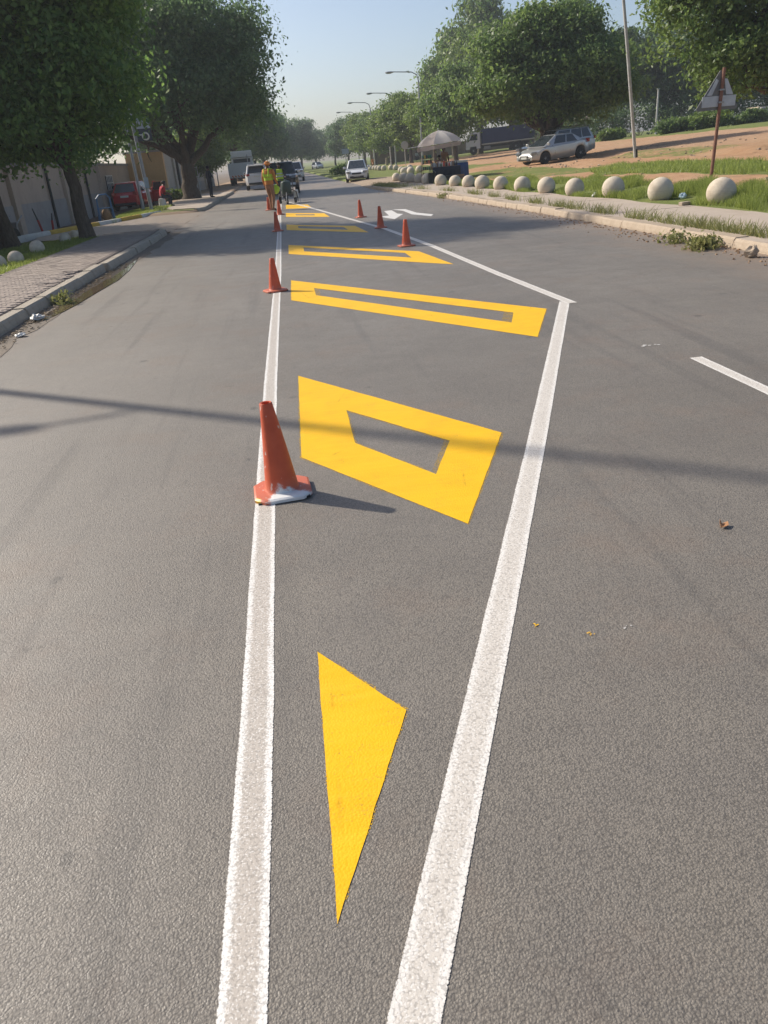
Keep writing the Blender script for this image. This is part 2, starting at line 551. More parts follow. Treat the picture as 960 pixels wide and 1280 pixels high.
def mat_cone(name, smear):
    t = NT(name); v = t.co()
    n = t.noise(v, 9, 5, .6)
    col = t.mix(t.ramp(n, [(.3, 0.0), (.7, 1.0)]), (.62, .115, .048), (.52, .085, .036))
    s = t.n('SeparateXYZ'); t.l(v, s.inputs[0])
    fade = t.maprange(s.outputs[2], .10, .0, 0, .5)
    col = t.mix(fade, col, (.50, .22, .15))
    chips = t.ramp(t.noise(t.co(scale=(1, 1, .6)), 26, 3, .5), [(.67, 0.0), (.70, 1.0)])
    col = t.mix(t.math('MULTIPLY', chips, .8 if smear else .45), col, (.62, .52, .46))
    if smear:
        nz = t.math('MULTIPLY', t.math('SUBTRACT', t.noise(v, 14, 5, .65), .5), .14)
        vm = t.n('VectorMath', operation='DISTANCE'); t.l(t.co(scale=(.8, 1, 1.0)), vm.inputs[0]); vm.inputs[1].default_value = (.03, -.15, .0)
        k = t.ramp(t.math('ADD', vm.outputs['Value'], nz), [(.085, 1.0), (.105, 0.0)])
        col = t.mix(k, col, (.72, .72, .71))
        vm2 = t.n('VectorMath', operation='DISTANCE'); t.l(v, vm2.inputs[0]); vm2.inputs[1].default_value = (-.17, -.13, .02)
        k2 = t.ramp(t.math('ADD', vm2.outputs['Value'], nz), [(.03, 1.0), (.05, 0.0)])
        col = t.mix(k2, col, (.8, .46, .03))
    t.bump(t.noise(v, 40, 4), .25, .006)
    return t.set(col, t.maprange(n, .3, .7, .38, .58), 0, .4)


def mat_glass(name='vehicle_glass', c=(.022, .028, .032)):
    t = NT(name); v = t.co()
    n = t.noise(v, 3, 4)
    return t.set(t.mix(n, c, tuple(x * 1.8 for x in c)), t.maprange(n, .3, .7, .04, .10), 0, .8)


def mat_paint(name, c, rough=.28, metal=0.0, coat=.6):
    t = NT(name); v = t.co()
    n = t.noise(v, 2.4, 5, .6)
    s = t.n('SeparateXYZ'); t.l(v, s.inputs[0])
    dust = t.math('MULTIPLY', t.maprange(t.math('ADD', s.outputs[2], t.math('MULTIPLY', n, .5)), .85, .3, 0, .45), 1.0)
    col = t.mix(dust, t.mix(n, c, tuple(x * .92 for x in c)), tuple(.35 * x + .65 * d for x, d in zip(c, (.30, .23, .17))))
    return t.set(col, t.maprange(n, .3, .7, rough - .05, rough + .1), metal, .5, coat)


def mat_brickwall():
    t = NT('far_brickwork'); v = t.co()
    br = t.n('TexBrick'); t.l(v, br.inputs['Vector']); br.inputs['Scale'].default_value = 4
    br.inputs['Color1'].default_value = (.30, .12, .075, 1); br.inputs['Color2'].default_value = (.36, .17, .11, 1); br.inputs['Mortar'].default_value = (.34, .26, .2, 1)
    return t.set(br.outputs[0], .85, 0, .2)


M_ = {}
M_['asphalt'] = mat_asphalt()
M_['line_dirty'] = mat_line('white_line_paint', (.80, .78, .74), (.50, .45, .395), .4)
M_['line_clean'] = mat_line('white_island_paint', (.76, .73, .68), (.62, .575, .515), .3)
M_['line_far'] = plain('white_arrow_paint', (.70, .68, .65), (.62, .60, .56), 5, .6, .3, 90)
M_['yellow'] = mat_yellow(); M_['overspray'] = mat_overspray()
M_['ground'] = mat_ground()
M_['kerb'] = mat_concrete('kerb_concrete', (.42, .37, .30), (.34, .30, .245), (.24, .19, .14))
M_['kerb_r'] = mat_concrete('kerb_concrete_pale', (.44, .36, .275), (.37, .295, .22), (.26, .175, .115))
M_['kerb_white'] = mat_concrete('kerb_white_paint', (.60, .60, .58), (.52, .51, .48), (.32, .28, .23))
M_['kerb_yellow'] = mat_concrete('kerb_yellow_paint', (.58, .38, .07), (.50, .32, .07), (.32, .22, .11))
M_['paver'] = mat_concrete('clay_paver', (.36, .30, .255), (.30, .25, .215), (.22, .18, .15), 1.6)
M_['path'] = mat_concrete('path_concrete', (.47, .395, .32), (.41, .34, .275), (.36, .27, .195), .8)
M_['gutter'] = mat_concrete('gutter_concrete', (.17, .145, .12), (.23, .19, .15), (.13, .11, .09), 2.0)
M_['ball'] = mat_ball()
M_['cone'] = mat_cone('cone_plastic', False)
M_['cone_smear'] = mat_cone('cone_plastic_smeared', True)
M_['glass'] = mat_glass()
M_['black'] = plain('black_rubber', (.022, .022, .022), (.04, .038, .036), 20, .8, .3, 80)
M_['dark'] = plain('dark_plastic', (.03, .031, .033), (.05, .05, .05), 8, .55)
M_['chrome'] = plain('bright_metal', (.62, .62, .62), (.5, .5, .5), 10, .22, metal=1.0)
M_['steel'] = plain('galvanised_steel', (.36, .37, .38), (.28, .29, .30), 9, .5, .2, 60, metal=.35)
M_['palepole'] = plain('pale_pole_paint', (.55, .55, .54), (.40, .39, .37), 4, .6, .2, 40)
M_['rust'] = plain('rusty_red_steel', (.17, .07, .05), (.24, .13, .09), 9, .75, .5, 60)
M_['signback'] = plain('aluminium_sign_back', (.46, .50, .55), (.36, .39, .43), 5, .45, .2, 40, metal=.2)
M_['signrim'] = plain('dark_sign_back', (.13, .14, .15), (.2, .2, .2), 8, .6)
M_['red_lamp'] = plain('red_lens', (.38, .02, .02), (.28, .012, .012), 12, .2, coat=.5)
M_['head_lamp'] = plain('clear_lens', (.34, .36, .38), (.24, .26, .28), 18, .12, coat=.7, spec=.8)
M_['plate'] = plain('number_plate', (.66, .66, .62), (.6, .6, .56), 20, .5)
M_['white_car'] = mat_paint('white_car_paint', (.74, .75, .76))
M_['silver_car'] = mat_paint('silver_car_paint', (.50, .50, .49), .3, .55)
M_['red_car'] = mat_paint('red_car_paint', (.52, .02, .028))
M_['black_car'] = mat_paint('black_car_paint', (.02, .021, .024))
M_['blue_car'] = mat_paint('pale_blue_car_paint', (.45, .52, .60))
M_['truck_white'] = mat_paint('cream_truck_paint', (.62, .60, .54), .5, 0, .1)
M_['tarp_blue'] = plain('blue_truck_tarpaulin', (.018, .034, .10), (.028, .046, .125), 2, .6, .5, 14, bdist=.03)
M_['bark'] = mat_bark('tree_bark', (.075, .06, .048), (.14, .115, .09))
M_['bark_pale'] = mat_bark('pale_tree_bark', (.26, .24, .2), (.38, .35, .3))
M_['leaf_l'] = mat_leaf('leaf_dark_left', (.056, .132, .050), (.215, .325, .075), .56)
M_['leaf_l2'] = mat_leaf('leaf_dusky_green', (.060, .126, .062), (.185, .268, .104), .55)
M_['leaf_r'] = mat_leaf('leaf_broad_green', (.058, .122, .038), (.205, .275, .072), .48)
M_['leaf_y'] = mat_leaf('leaf_yellow_green', (.078, .145, .030), (.220, .285, .062), .44)
M_['leaf_d'] = mat_leaf('leaf_far_green', (.054, .112, .055), (.155, .225, .09), .48)
M_['grass'] = mat_leaf('grass_blade', (.15, .205, .038), (.33, .37, .10), .45)
M_['weed'] = mat_leaf('dry_weed_blade', (.14, .17, .05), (.30, .28, .11), .35)
M_['wall'] = mat_concrete('plaster_wall', (.48, .395, .32), (.42, .345, .285), (.32, .265, .22), .7)
M_['plinth'] = mat_concrete('plinth_plaster', (.36, .345, .33), (.31, .295, .285), (.24, .22, .2), .8)
M_['tan'] = mat_concrete('ochre_plaster', (.60, .40, .21), (.54, .35, .19), (.4, .28, .16), .9)
M_['pale_wall'] = mat_concrete('pale_plaster', (.46, .42, .36), (.40, .365, .315), (.3, .26, .21), .7)
M_['farwall'] = mat_concrete('boundary_wall', (.27, .2, .155), (.23, .17, .135), (.17, .13, .1), .6)
M_['brick'] = mat_brickwall()
M_['blue_steel'] = plain('blue_painted_steel', (.06, .15, .32), (.08, .17, .3), 10, .5)
M_['sack'] = plain('tan_sackcloth', (.34, .22, .13), (.27, .17, .1), 14, .9, .6, 60)
M_['red_paint'] = plain('red_painted_steel', (.42, .045, .045), (.32, .05, .045), 8, .6)

# ================================================================ GROUND
def inpoly(x, y, poly):
    c = False; n = len(poly); j = n - 1
    for i in range(n):
        xi, yi = poly[i]; xj, yj = poly[j]
        if (yi > y) != (yj > y) and x < (xj - xi) * (y - yi) / (yj - yi) + xi: c = not c
        j = i
    return c


FIELD_GRASS = [(12.5, 6), (12.7, 20), (12.9, 25.6), (12.4, 28.2), (11.9, 30.8), (13.0, 34.6), (14.9, 35.6), (15.4, 31), (15.6, 25), (15.9, 6)]


def verge_edge(y):
    """x where the grass of the right verge gives way to bare earth"""
    pts = [(0, 9.4), (16.5, 10.0), (21, 10.5), (25.7, 11.0), (29, 10.7), (31.7, 10.3), (40, 9.3), (47, 8.9), (60, 9.2)]
    for (a, xa), (b, xb) in zip(pts, pts[1:]):
        if y <= b: return xa + (xb - xa) * max(0, (y - a)) / (b - a)
    return 9.2


def cover(x, y):
    """(grass, sand, soil) weights of the ground sheet"""
    if x > 4.5:
        if 42 < y < 68 and x < 9.0: return (.12 + .5 * sm(60, 68, y), 1, 0)
        if y < 62:
            if x < verge_edge(y): return (.95, 0, 0) if x > 7.6 else (.6, .6, 0)
            if inpoly(x, y, FIELD_GRASS): return (.92, 0, 0)
            g = .12
            if 34 < y < 50 and 10 < x < 14: g = .62
            if 36 < y < 46 and 17.5 < x < 21: g = .55
            if y > 50 and x < 16: g = .3 + .5 * sm(54, 62, y)
            g = max(g, .85 * sm(31.5, 33.5, x))
            return (g, .25 * sm(17, 22, x), 0)
        g = .78
        if y < 112 and x > 15 and x < 32: g = .34
        if abs(y - (108 - .1 * x)) < 6 and 14 < x < 40: g = .2
        return (max(g, .8 * sm(32, 35, x)), .1, 0)
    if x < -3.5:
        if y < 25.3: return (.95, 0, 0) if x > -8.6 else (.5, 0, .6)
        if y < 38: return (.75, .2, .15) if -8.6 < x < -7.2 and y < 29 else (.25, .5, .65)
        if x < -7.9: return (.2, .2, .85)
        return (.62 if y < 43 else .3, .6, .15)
    return (.1, .6, 0)


def axis_vals(segs):
    out = []
    for a, b, st in segs:
        n = max(1, int(round((b - a) / st)))
        out += [a + (b - a) * i / n for i in range(n)]
    out.append(segs[-1][1])
    return sorted(set(round(v, 4) for v in out))


xs = axis_vals([(-2500, -400, 420), (-400, -60, 40), (-60, -14, 4), (-14, -4.02, .4), (-4.02, -3.88, .07), (-3.88, 4.7, .9), (4.7, 7.0, .1), (7.0, 20, .35),
                (20, 46, .9), (46, 120, 9), (120, 400, 50), (400, 2500, 420)])
ys = axis_vals([(-300, -20, 50), (-20, 8, 3.5), (8, 50, .4), (50, 125, 1.0), (125, 260, 8), (260, 600, 50), (600, 4500, 500)])
gv = []; gc = []
for y in ys:
    for x in xs:
        z = tz(x, y)
        if x > 9 or x < -6.5: z += .035 * math.sin(x * 1.7 + y * .6) * math.sin(y * 1.1 - x * .4) * (1 if abs(x) < 60 else 0)
        if 17 < x < 19.5 and y < 60: z -= .10 * math.sin((x - 17) / 2.5 * math.pi)       # worn track
        gv.append((x, y, z)); gc.append(cover(x, y))
nx = len(xs)
q = np.array([(j * nx + i, j * nx + i + 1, (j + 1) * nx + i + 1, (j + 1) * nx + i) for j in range(len(ys) - 1) for i in range(nx - 1)])
gme = soup('ground', np.array(gv), q)
ca = gme.color_attributes.new('cover', 'FLOAT_COLOR', 'POINT')
ca.data.foreach_set('color', np.array([(a, b, c, 1) for a, b, c in gc], dtype=np.float32).ravel())
gme.polygons.foreach_set('use_smooth', [True] * len(gme.polygons))
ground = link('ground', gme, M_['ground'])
tag(ground, 'red earth field with patches of green grass rising beside the road', kind='structure')

# ================================================================ ROAD
def strip(pts_l, pts_r, z):
    mb = MB(); n = len(pts_l)
    mb.add([(p[0], p[1], z) for p in pts_l] + [(p[0], p[1], z) for p in pts_r], [(i, n + i, n + i + 1, i + 1) for i in range(n - 1)])
    return mb


def road_right(y): return 6.33 - 1.55 * sm(30, 47, y) - .5 * sm(100, 200, y) + .05 * math.sin(y * 2.1) * sm(46, 50, y) + .3 * sm(48, 58, y) * (1 - sm(60, 75, y))
def road_left(y): return -3.62 - .25 * sm(62, 75, y) + .06 * math.sin(y * 1.7) * (sm(25, 27, y) * (1 - sm(36, 38, y)) + sm(63, 66, y))


ry = axis_vals([(-12, 20, 4), (20, 70, 1), (70, 260, 5)])
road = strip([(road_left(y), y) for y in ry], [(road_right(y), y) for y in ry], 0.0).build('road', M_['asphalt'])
tag(road, 'grey asphalt road with fresh yellow and white markings', kind='structure')
# side road mouth between the two lengths of pavement
side = MB()
side.add([(-3.60, 25.9, .004), (-5.7, 26.1, .006), (-8.2, 27.3, .01), (-8.7, 29.6, .0), (-7.6, 33.0, .0), (-6.6, 36.2, .004), (-5.6, 38.3, .006), (-3.60, 37.6, .004)], [tuple(range(8))])
side_o = side.build('side_road', M_['asphalt'])
tag(side_o, 'short asphalt side road mouth between two paved lengths', kind='structure')


def jitter_outline(pts, step, amp, closed=True):
    out = []; n = len(pts)
    for i in range(n if closed else n - 1):
        a = Vector(pts[i]); b = Vector(pts[(i + 1) % n]); L = (b - a).length
        k = max(1, int(L / step)); nr = Vector((-(b - a).y, (b - a).x)) / max(L, 1e-6)
        for j in range(k):
            p = a + (b - a) * (j / k)
            if j: p = p + nr * random.uniform(-amp, amp)
            out.append((p.x, p.y))
    return out


def marking(name, outer, inner, mat, label, z=.002, step=.05, amp=.0016):
    me = bpy.data.meshes.new(name); bm = bmesh.new()
    def ring(pts):
        vs = [bm.verts.new((x, y, z)) for x, y in pts]
        return [bm.edges.new((vs[i], vs[(i + 1) % len(vs)])) for i in range(len(vs))]
    st = max(step, .012 * abs(outer[0][1]))
    es = ring(jitter_outline(outer, st, amp))
    if inner: es += ring(jitter_outline(inner, st, amp))
    bmesh.ops.triangle_fill(bm, use_beauty=True, use_dissolve=False, edges=es)
    bmesh.ops.recalc_face_normals(bm, faces=bm.faces)
    for f in bm.faces:
        if f.normal.z < 0: f.normal_flip()
    bm.to_mesh(me); bm.free()
    o = link(name, me, mat, road)
    tag(o, label)
    return o


marking('yellow_marking', [(-.084, 2.333), (.183, 1.946), (-.085, 1.234)], None, M_['yellow'], 'solid yellow painted triangle at the narrow end of the island')
def overspray(o, w, inn=None):
    c = (sum(p[0] for p in o) / len(o), sum(p[1] for p in o) / len(o)); out = []
    for x, y in o:
        d = math.hypot(x - c[0], y - c[1]); k = (d + w * 1.6) / d; out.append((c[0] + (x - c[0]) * k, c[1] + (y - c[1]) * k))
    marking('overspray', out, [(c[0] + (x - c[0]) * .93, c[1] + (y - c[1]) * .93) for x, y in inn] if inn else None, M_['overspray'], None, .001, .04, .004)


overspray([(-.084, 2.333), (.183, 1.946), (-.085, 1.234)], .006)
BARS = [([(-.070, 6.342), (1.145, 4.399), (.666, 3.208), (-.092, 4.375)], [(.246, 5.227), (.812, 4.365), (.634, 3.861), (.246, 4.520)], 'yellow four sided painted outline right beside the paint smeared cone'),
        ([(-.06, 12.20), (2.60, 8.04), (2.12, 6.81), (-.08, 10.31)], [(.25, 11.18), (2.235, 8.02), (2.08, 7.54), (.25, 10.52)], 'longest yellow outlined bar, at the widest part of the island'),
        ([(-.05, 17.95), (2.27, 14.35), (2.46, 12.20), (2.04, 12.80), (-.06, 16.05)], [(.26, 17.05), (2.01, 14.33), (2.01, 13.55), (.25, 16.27)], 'yellow outlined bar with a long pointed end'),
        ([(-.05, 24.26), (1.74, 21.48), (1.86, 19.16), (-.06, 22.2)], [(.27, 23.3), (1.43, 21.4), (1.47, 20.45), (.27, 22.5)], 'yellow outlined bar beside the third cone on the left line'),
        ([(-.03, 30.3), (1.26, 28.16), (1.33, 25.99), (-.04, 28.07)], [(.30, 29.0), (.92, 28.05), (.92, 27.44), (.30, 28.4)], 'short yellow outlined bar, second from the marking machine'),
        ([(0, 36.6), (.92, 35.2), (1.0, 32.2), (-.01, 33.3)], None, 'small solid yellow bar just behind the marking machine')]
for k, (o, i, lb) in enumerate(BARS):
    if k < 2: overspray(o, .008, i)
    marking('yellow_marking', o, i, M_['yellow'], lb)


def line_marking(name, pts, w, mat, label, z=.002):
    """painted line along pts with width w (number or list), UV across/along"""
    n = len(pts); W = w if isinstance(w, list) else [w] * n
    me = bpy.data.meshes.new(name); vs = []; fs = []; uv = []
    acc = 0
    for i, p in enumerate(pts):
        a = Vector(pts[max(0, i - 1)]); b = Vector(pts[min(n - 1, i + 1)])
        d = (b - a).normalized(); nr = Vector((-d.y, d.x))
        if i: acc += (Vector(p) - Vector(pts[i - 1])).length
        for k, s in ((0, 1), (1, -1)):
            jit = random.uniform(-.0015, .0015)
            c = Vector(p) + nr * s * (W[i] / 2 + jit)
            vs.append((c.x, c.y, z)); uv.append((k, acc))
    for i in range(n - 1): fs.append((2 * i, 2 * i + 1, 2 * i + 3, 2 * i + 2))
    me.from_pydata(vs, [], fs)
    ul = me.uv_layers.new(name='UVMap')
    for lp in me.loops: ul.data[lp.index].uv = uv[lp.vertex_index]
    me.update()
    o = link(name, me, mat, road)
    return tag(o, label)


def resample(pts, st):
    out = []
    for (x0, y0), (x1, y1) in zip(pts, pts[1:]):
        L = math.hypot(x1 - x0, y1 - y0); k = max(1, int(L / st))
        out += [(x0 + (x1 - x0) * j / k, y0 + (y1 - y0) * j / k) for j in range(k)]
    return out + [pts[-1]]


line_marking('white_line', resample([(-.302, -1), (-.298, 1.0), (-.293, 2.1), (-.298, 3.1), (-.300, 6.2), (-.262, 12.9), (-.255, 21.8), (-.26, 30), (-.2, 42)], .15), .108, M_['line_dirty'],
             'long white line along the cones, dirty along its middle')
line_marking('white_line', resample([(-.72, -1.0), (.052, .98), (1.26, 4.08), (2.545, 7.42), (2.90, 8.34)], .15), .112, M_['line_clean'], 'white slanting island line from the triangle to the widest bar', .0022)
line_marking('white_line', resample([(2.935, 8.20), (2.79, 10.9), (2.63, 15.01), (2.31, 19.86), (1.87, 23.72), (1.21, 30.05), (.74, 34.27), (.12, 39.38)], .2), .115, M_['line_clean'],
             'white island line tapering back past the three cones on its right', .0035)
line_marking('lane_dash', resample([(2.995, 3.0), (2.995, 5.58)], .15), .10, M_['line_clean'], 'short white lane dash standing alone')
marking('turn_arrow', [(3.10, 26.29), (3.36, 26.4), (3.30, 24.6), (3.42, 24.2), (2.93, 22.5), (2.68, 24.0), (2.98, 24.1)], None, M_['line_far'], 'white arrow head painted on the lane')
marking('turn_arrow', [(3.42, 26.75), (3.80, 26.3), (3.83, 24.25), (4.10, 22.95), (3.93, 22.35), (3.60, 23.75), (3.62, 25.6)], None, M_['line_far'], 'white curved arrow stem painted on the lane')
for k, (x, y, s, c) in enumerate([(.71, 2.31, .018, 'yellow'), (.89, 2.21, .016, 'yellow'), (2.85, 6.08, .07, 'line_far'), (1.03, 2.22, .015, 'line_dirty')]):
    for j in range(5):
        a = random.uniform(0, 6.28); px = x + math.cos(a) * s * random.uniform(0, 1.2); py = y + math.sin(a) * s * random.uniform(0, 1.0); r = s * random.uniform(.12, .3)
        marking('paint_drip', [(px + r * random.uniform(.6, 1.3) * math.cos(t), py + r * random.uniform(.5, 1) * math.sin(t)) for t in np.linspace(0, 5.6, 7)], None, M_['yellow' if c == 'yellow' else 'line_far'], None, .002 + .0007 * j, .5, 0)

# gutter strip along the left kerb, puddle in it
gut = strip([(-3.64, y) for y in np.arange(-6, 26.0, .5)], [(-3.24 + .05 * math.sin(y * 3.1) + .04 * math.sin(y * 7.7), y) for y in np.arange(-6, 26.0, .5)], .004).build('gutter', M_['gutter'])
tag(gut, 'dark silted gutter along the paved kerb', kind='structure')


def mat_water():
    t = NT('muddy_water'); v = t.co()
    n = t.noise(v, 1.5, 4)
    t.bump(t.noise(v, 9, 2), .03, .01)
    return t.set(t.mix(n, (.10, .075, .045), (.15, .11, .07)), .04, 0, .6)


M_['water'] = mat_water()
pud = MB()
pp = [(-3.44, 10.6), (-3.42, 11.5), (-3.50, 13.6), (-3.52, 15.2), (-3.47, 17.5), (-3.38, 18.6), (-3.24, 17.2), (-3.12, 15.8), (-3.06, 14.4), (-3.13, 13.0), (-3.17, 11.9), (-3.25, 11.0), (-3.36, 10.5)]
pud.add([(x, y, .008) for x, y in pp], [tuple(range(len(pp)))])
tag(pud.build('puddle', M_['water']), 'shallow brown puddle lying along the left gutter', kind='structure')

# ================================================================ KERBS AND PAVING
def kerb_mesh(L, w=.17, h=.30, b=.025):
    """kerb stone along +Y, front face at x=0 (towards +X), top at z=0"""
    mb = MB()
    prof = [(0.03, -h), (0.0 + .02, -.10), (0.0, -b * 1.2), (-b, 0), (-w, 0), (-w, -h)]
    mb.prism([(x, z) for x, z in prof], .004, L - .004, 'Y')
    return mb.mesh('kerb_stone')


def kerb_line(name, label, path, top, mats, ln=1.0, flip=1, w=.17, seed=0):
    rnd = random.Random(seed)
    root = empty(name, (path[0][0], path[0][1], 0)); tag(root, label, kind='structure')
    meshes = {m: [kerb_mesh(ln, w) for _ in range(1)] for m in set(mats)}
    for m in meshes: meshes[m][0].materials.append(M_[m])
    pts = resample(path, ln)
    for i in range(len(pts) - 1):
        (x0, y0), (x1, y1) = pts[i], pts[i + 1]
        a = math.atan2(x0 - x1, y1 - y0) if flip > 0 else math.atan2(x1 - x0, y0 - y1)
        o = bpy.data.objects.new('kerb_stone', meshes[mats[i % len(mats)]][0]); COL.objects.link(o)
        o.parent = root
        px, py = (x0, y0) if flip > 0 else (x1, y1)
        o.location = (px - path[0][0] + rnd.uniform(-.012, .012), py - path[0][1], top + rnd.uniform(-.012, .008))
        o.scale = (1, math.hypot(x1 - x0, y1 - y0) / ln, 1)
        o.rotation_euler = (rnd.uniform(-.008, .008), rnd.uniform(-.02, .02), a + rnd.uniform(-.008, .008))
    return root


kerb_line('kerb_left', 'grey concrete kerb along the brick paving', [(-3.62, -4), (-3.60, 8), (-3.62, 16.0)], .15, ['kerb'], seed=1)
kerb_line('kerb_left', 'grey concrete kerb ending at the side road mouth', [(-3.55, 16.05), (-3.57, 24.6), (-3.75, 25.6)], .15, ['kerb'], seed=2)
kerb_line('kerb_left', 'short grey kerb beside the standing man and big tree', [(-3.95, 37.9), (-3.66, 38.6), (-3.70, 62.5)], .15, ['kerb'], seed=3)
kerb_line('kerb_right', 'worn cream kerb along the row of cement balls', [(6.27, 4), (6.33, 12), (6.30, 20), (6.12, 27), (5.9, 31), (5.55, 36.5), (5.2, 41.5), (4.93, 46), (5.1, 48.3), (5.7, 49.6)], .135, ['kerb_r'], flip=-1, w=.22, seed=4)
kerb_line('painted_kerb', 'kerb painted yellow and white in turn by the plastered wall', [(-9.7, 26.0), (-8.45, 30.4), (-7.4, 33.6), (-6.3, 37.0), (-5.7, 38.9)], .15, ['kerb_yellow', 'kerb_white'], ln=1.7, seed=5)
kerb_line('kerb_far', 'low kerb by the parked white truck', [(-4.0, 75), (-4.05, 110)], .10, ['kerb'], seed=6)

# brick paving on the left: nearest bricks one by one, the rest as one sheet of bricks
pav = MB(); pav.box((-4.64, 9.5, .06), (1.72, 32.0, .12)); pav = pav.build('pavement_left', M_['paver'])
tag(pav, 'brick paved footpath beside the grass strip and grey kerb', kind='structure')
pm = MB(); pm.box((0, 0, 0), (.194, .094, .05), b=.008); pm = pm.mesh('paver'); pm.materials.append(M_['paver'])
spots = []
for j in range(int((25.3 - 8.0) / .1)):
    y = 8.05 + j * .1
    for i in range(8):
        x = -3.90 - .1 * (j % 2) - i * .2
        spots.append((x, y))
near = [s for s in spots if -.42 < s[0] / s[1] and s[1] > 10.2 and s[0] > -5.6][:300]
ns = set(near)
rest = MB()
rr = random.Random(5)
for (x, y) in spots:
    z = .125 + rr.uniform(-.004, .004) - .03 * (1 if (-4.2 < x < -3.8 and 13.4 < y < 15.6 and rr.random() < .5) else 0)
    if (x, y) in ns:
        o = bpy.data.objects.new('paver', pm); COL.objects.link(o); o.parent = pav
        o.location = (x, y, z); o.rotation_euler = (0, 0, rr.uniform(-.015, .015))
    else:
        rest.box((x, y, z), (.194, .094, .05))
ro = rest.build('paver_sheet', M_['paver'], pav); ro['kind'] = 'stuff'
pav2 = MB(); pav2.prism([(-3.8, 38.4), (-3.86, 62.4), (-6.6, 62.4), (-6.4, 43.5), (-5.2, 39.2)], .05, .145); pav2 = pav2.build('pavement_far', M_['path'])
tag(pav2, 'dusty footpath under the big tree past the side road', kind='structure')
# right path: cast slabs
pr = empty('pavement_right', (6.9, 4, 0)); tag(pr, 'dusty beige footpath between the kerb and the cement balls', kind='structure')
for k in range(20):
    y0 = 4 + k * 2.1; y1 = y0 + 2.09
    inn = lambda y: 6.05 + .02 - 1.35 * sm(30, 47, y) + .28
    out = lambda y: (8.65 - .04 * (y - 14) if y < 30 else 8.0 - .03 * (y - 30)) + .12 * math.sin(y * 1.3)
    sl = MB(); n = 4
    L = [(inn(y0 + (y1 - y0) * i / n) - 6.9, y0 + (y1 - y0) * i / n - 4) for i in range(n + 1)]
    Rr = [(out(y0 + (y1 - y0) * i / n) - 6.9, y0 + (y1 - y0) * i / n - 4) for i in range(n + 1)]
    dz = random.uniform(-.006, .006)
    sl.prism(L + Rr[::-1], .05, .128 + dz)
    sl.build('path_slab', M_['path'], pr)

# ================================================================ TREES
def crown_mesh(name, blobs, clumps, per, leaf, spread, seed, droop=.25, shell=.5):
    """leaf-sized faces gathered in clumps spread through the volume of the blobs"""
    g = np.random.default_rng(seed)
    B = np.array(blobs, float)
    ex = []
    for b in B:                                   # smaller lobes on the skin of every blob
        for _ in range(7):
            u = g.normal(size=3); u /= np.linalg.norm(u); u[2] = abs(u[2]) * .9 - .1; k = g.uniform(.26, .52)
            ex.append([*(b[:3] + u * b[3:] * .95), *(b[3:] * k)])
    B = np.vstack([B, np.array(ex)])
    wt = B[:, 3] * B[:, 4] + B[:, 3] * B[:, 5]; wt /= wt.sum()
    bi = g.choice(len(B), clumps, p=wt)
    d = g.normal(size=(clumps, 3)); d /= np.linalg.norm(d, axis=1)[:, None]
    ph = g.uniform(0, 6.28, (len(B), 4))[bi]
    lump = 1 + .16 * np.sin(d[:, 0] * 5 + ph[:, 0]) + .13 * np.sin(d[:, 1] * 6.5 + ph[:, 1]) + .12 * np.sin(d[:, 2] * 7 + ph[:, 2])
    rad = (shell + (1 - shell) * np.sqrt(g.random(clumps))) * lump
    C = B[bi, :3] + d * rad[:, None] * B[bi, 3:]
    n = clumps * per
    ci = np.repeat(np.arange(clumps), per)
    sz = g.uniform(.6, 1.35, clumps)
    off = g.normal(size=(n, 3)) * (spread * sz[ci])[:, None] * np.array([1, 1, .62])
    off[:, 2] -= droop * np.abs(off[:, 0] + off[:, 1]) * .4
    P = C[ci] + off
    nrm = off / (np.linalg.norm(off, axis=1)[:, None] + 1e-6) * .6 + d[ci] * .5 + g.normal(size=(n, 3)) * .75 + np.array([0, 0, .45])
    nrm /= np.linalg.norm(nrm, axis=1)[:, None]
    a = np.cross(nrm, g.normal(size=(n, 3))); a /= np.linalg.norm(a, axis=1)[:, None]
    a[:, 2] -= .35; a /= np.linalg.norm(a, axis=1)[:, None]
    b = np.cross(nrm, a); b /= np.linalg.norm(b, axis=1)[:, None]
    l = leaf * g.uniform(.65, 1.35, n)[:, None]; w = l * g.uniform(.38, .6, n)[:, None]
    V = np.empty((n, 4, 3))
    V[:, 0] = P - a * l * .5; V[:, 2] = P + a * l * .5
    V[:, 1] = P + b * w * .5 + nrm * w * .12; V[:, 3] = P - b * w * .5 + nrm * w * .12
    tint = np.clip(g.normal(.42, .2, clumps)[ci] + g.normal(0, .16, n), 0, 1)
    return soup(name, V.reshape(-1, 3), np.arange(n * 4).reshape(n, 4), tint)


def wobble(a, b, n, amp, rnd):
    a = Vector(a); b = Vector(b); out = []
    for i in range(n + 1):
        t = i / n; p = a.lerp(b, t)
        k = amp * math.sin(math.pi * t)
        out.append(p + Vector((rnd.uniform(-k, k), rnd.uniform(-k, k), rnd.uniform(-k, k) * .5)))
    return out


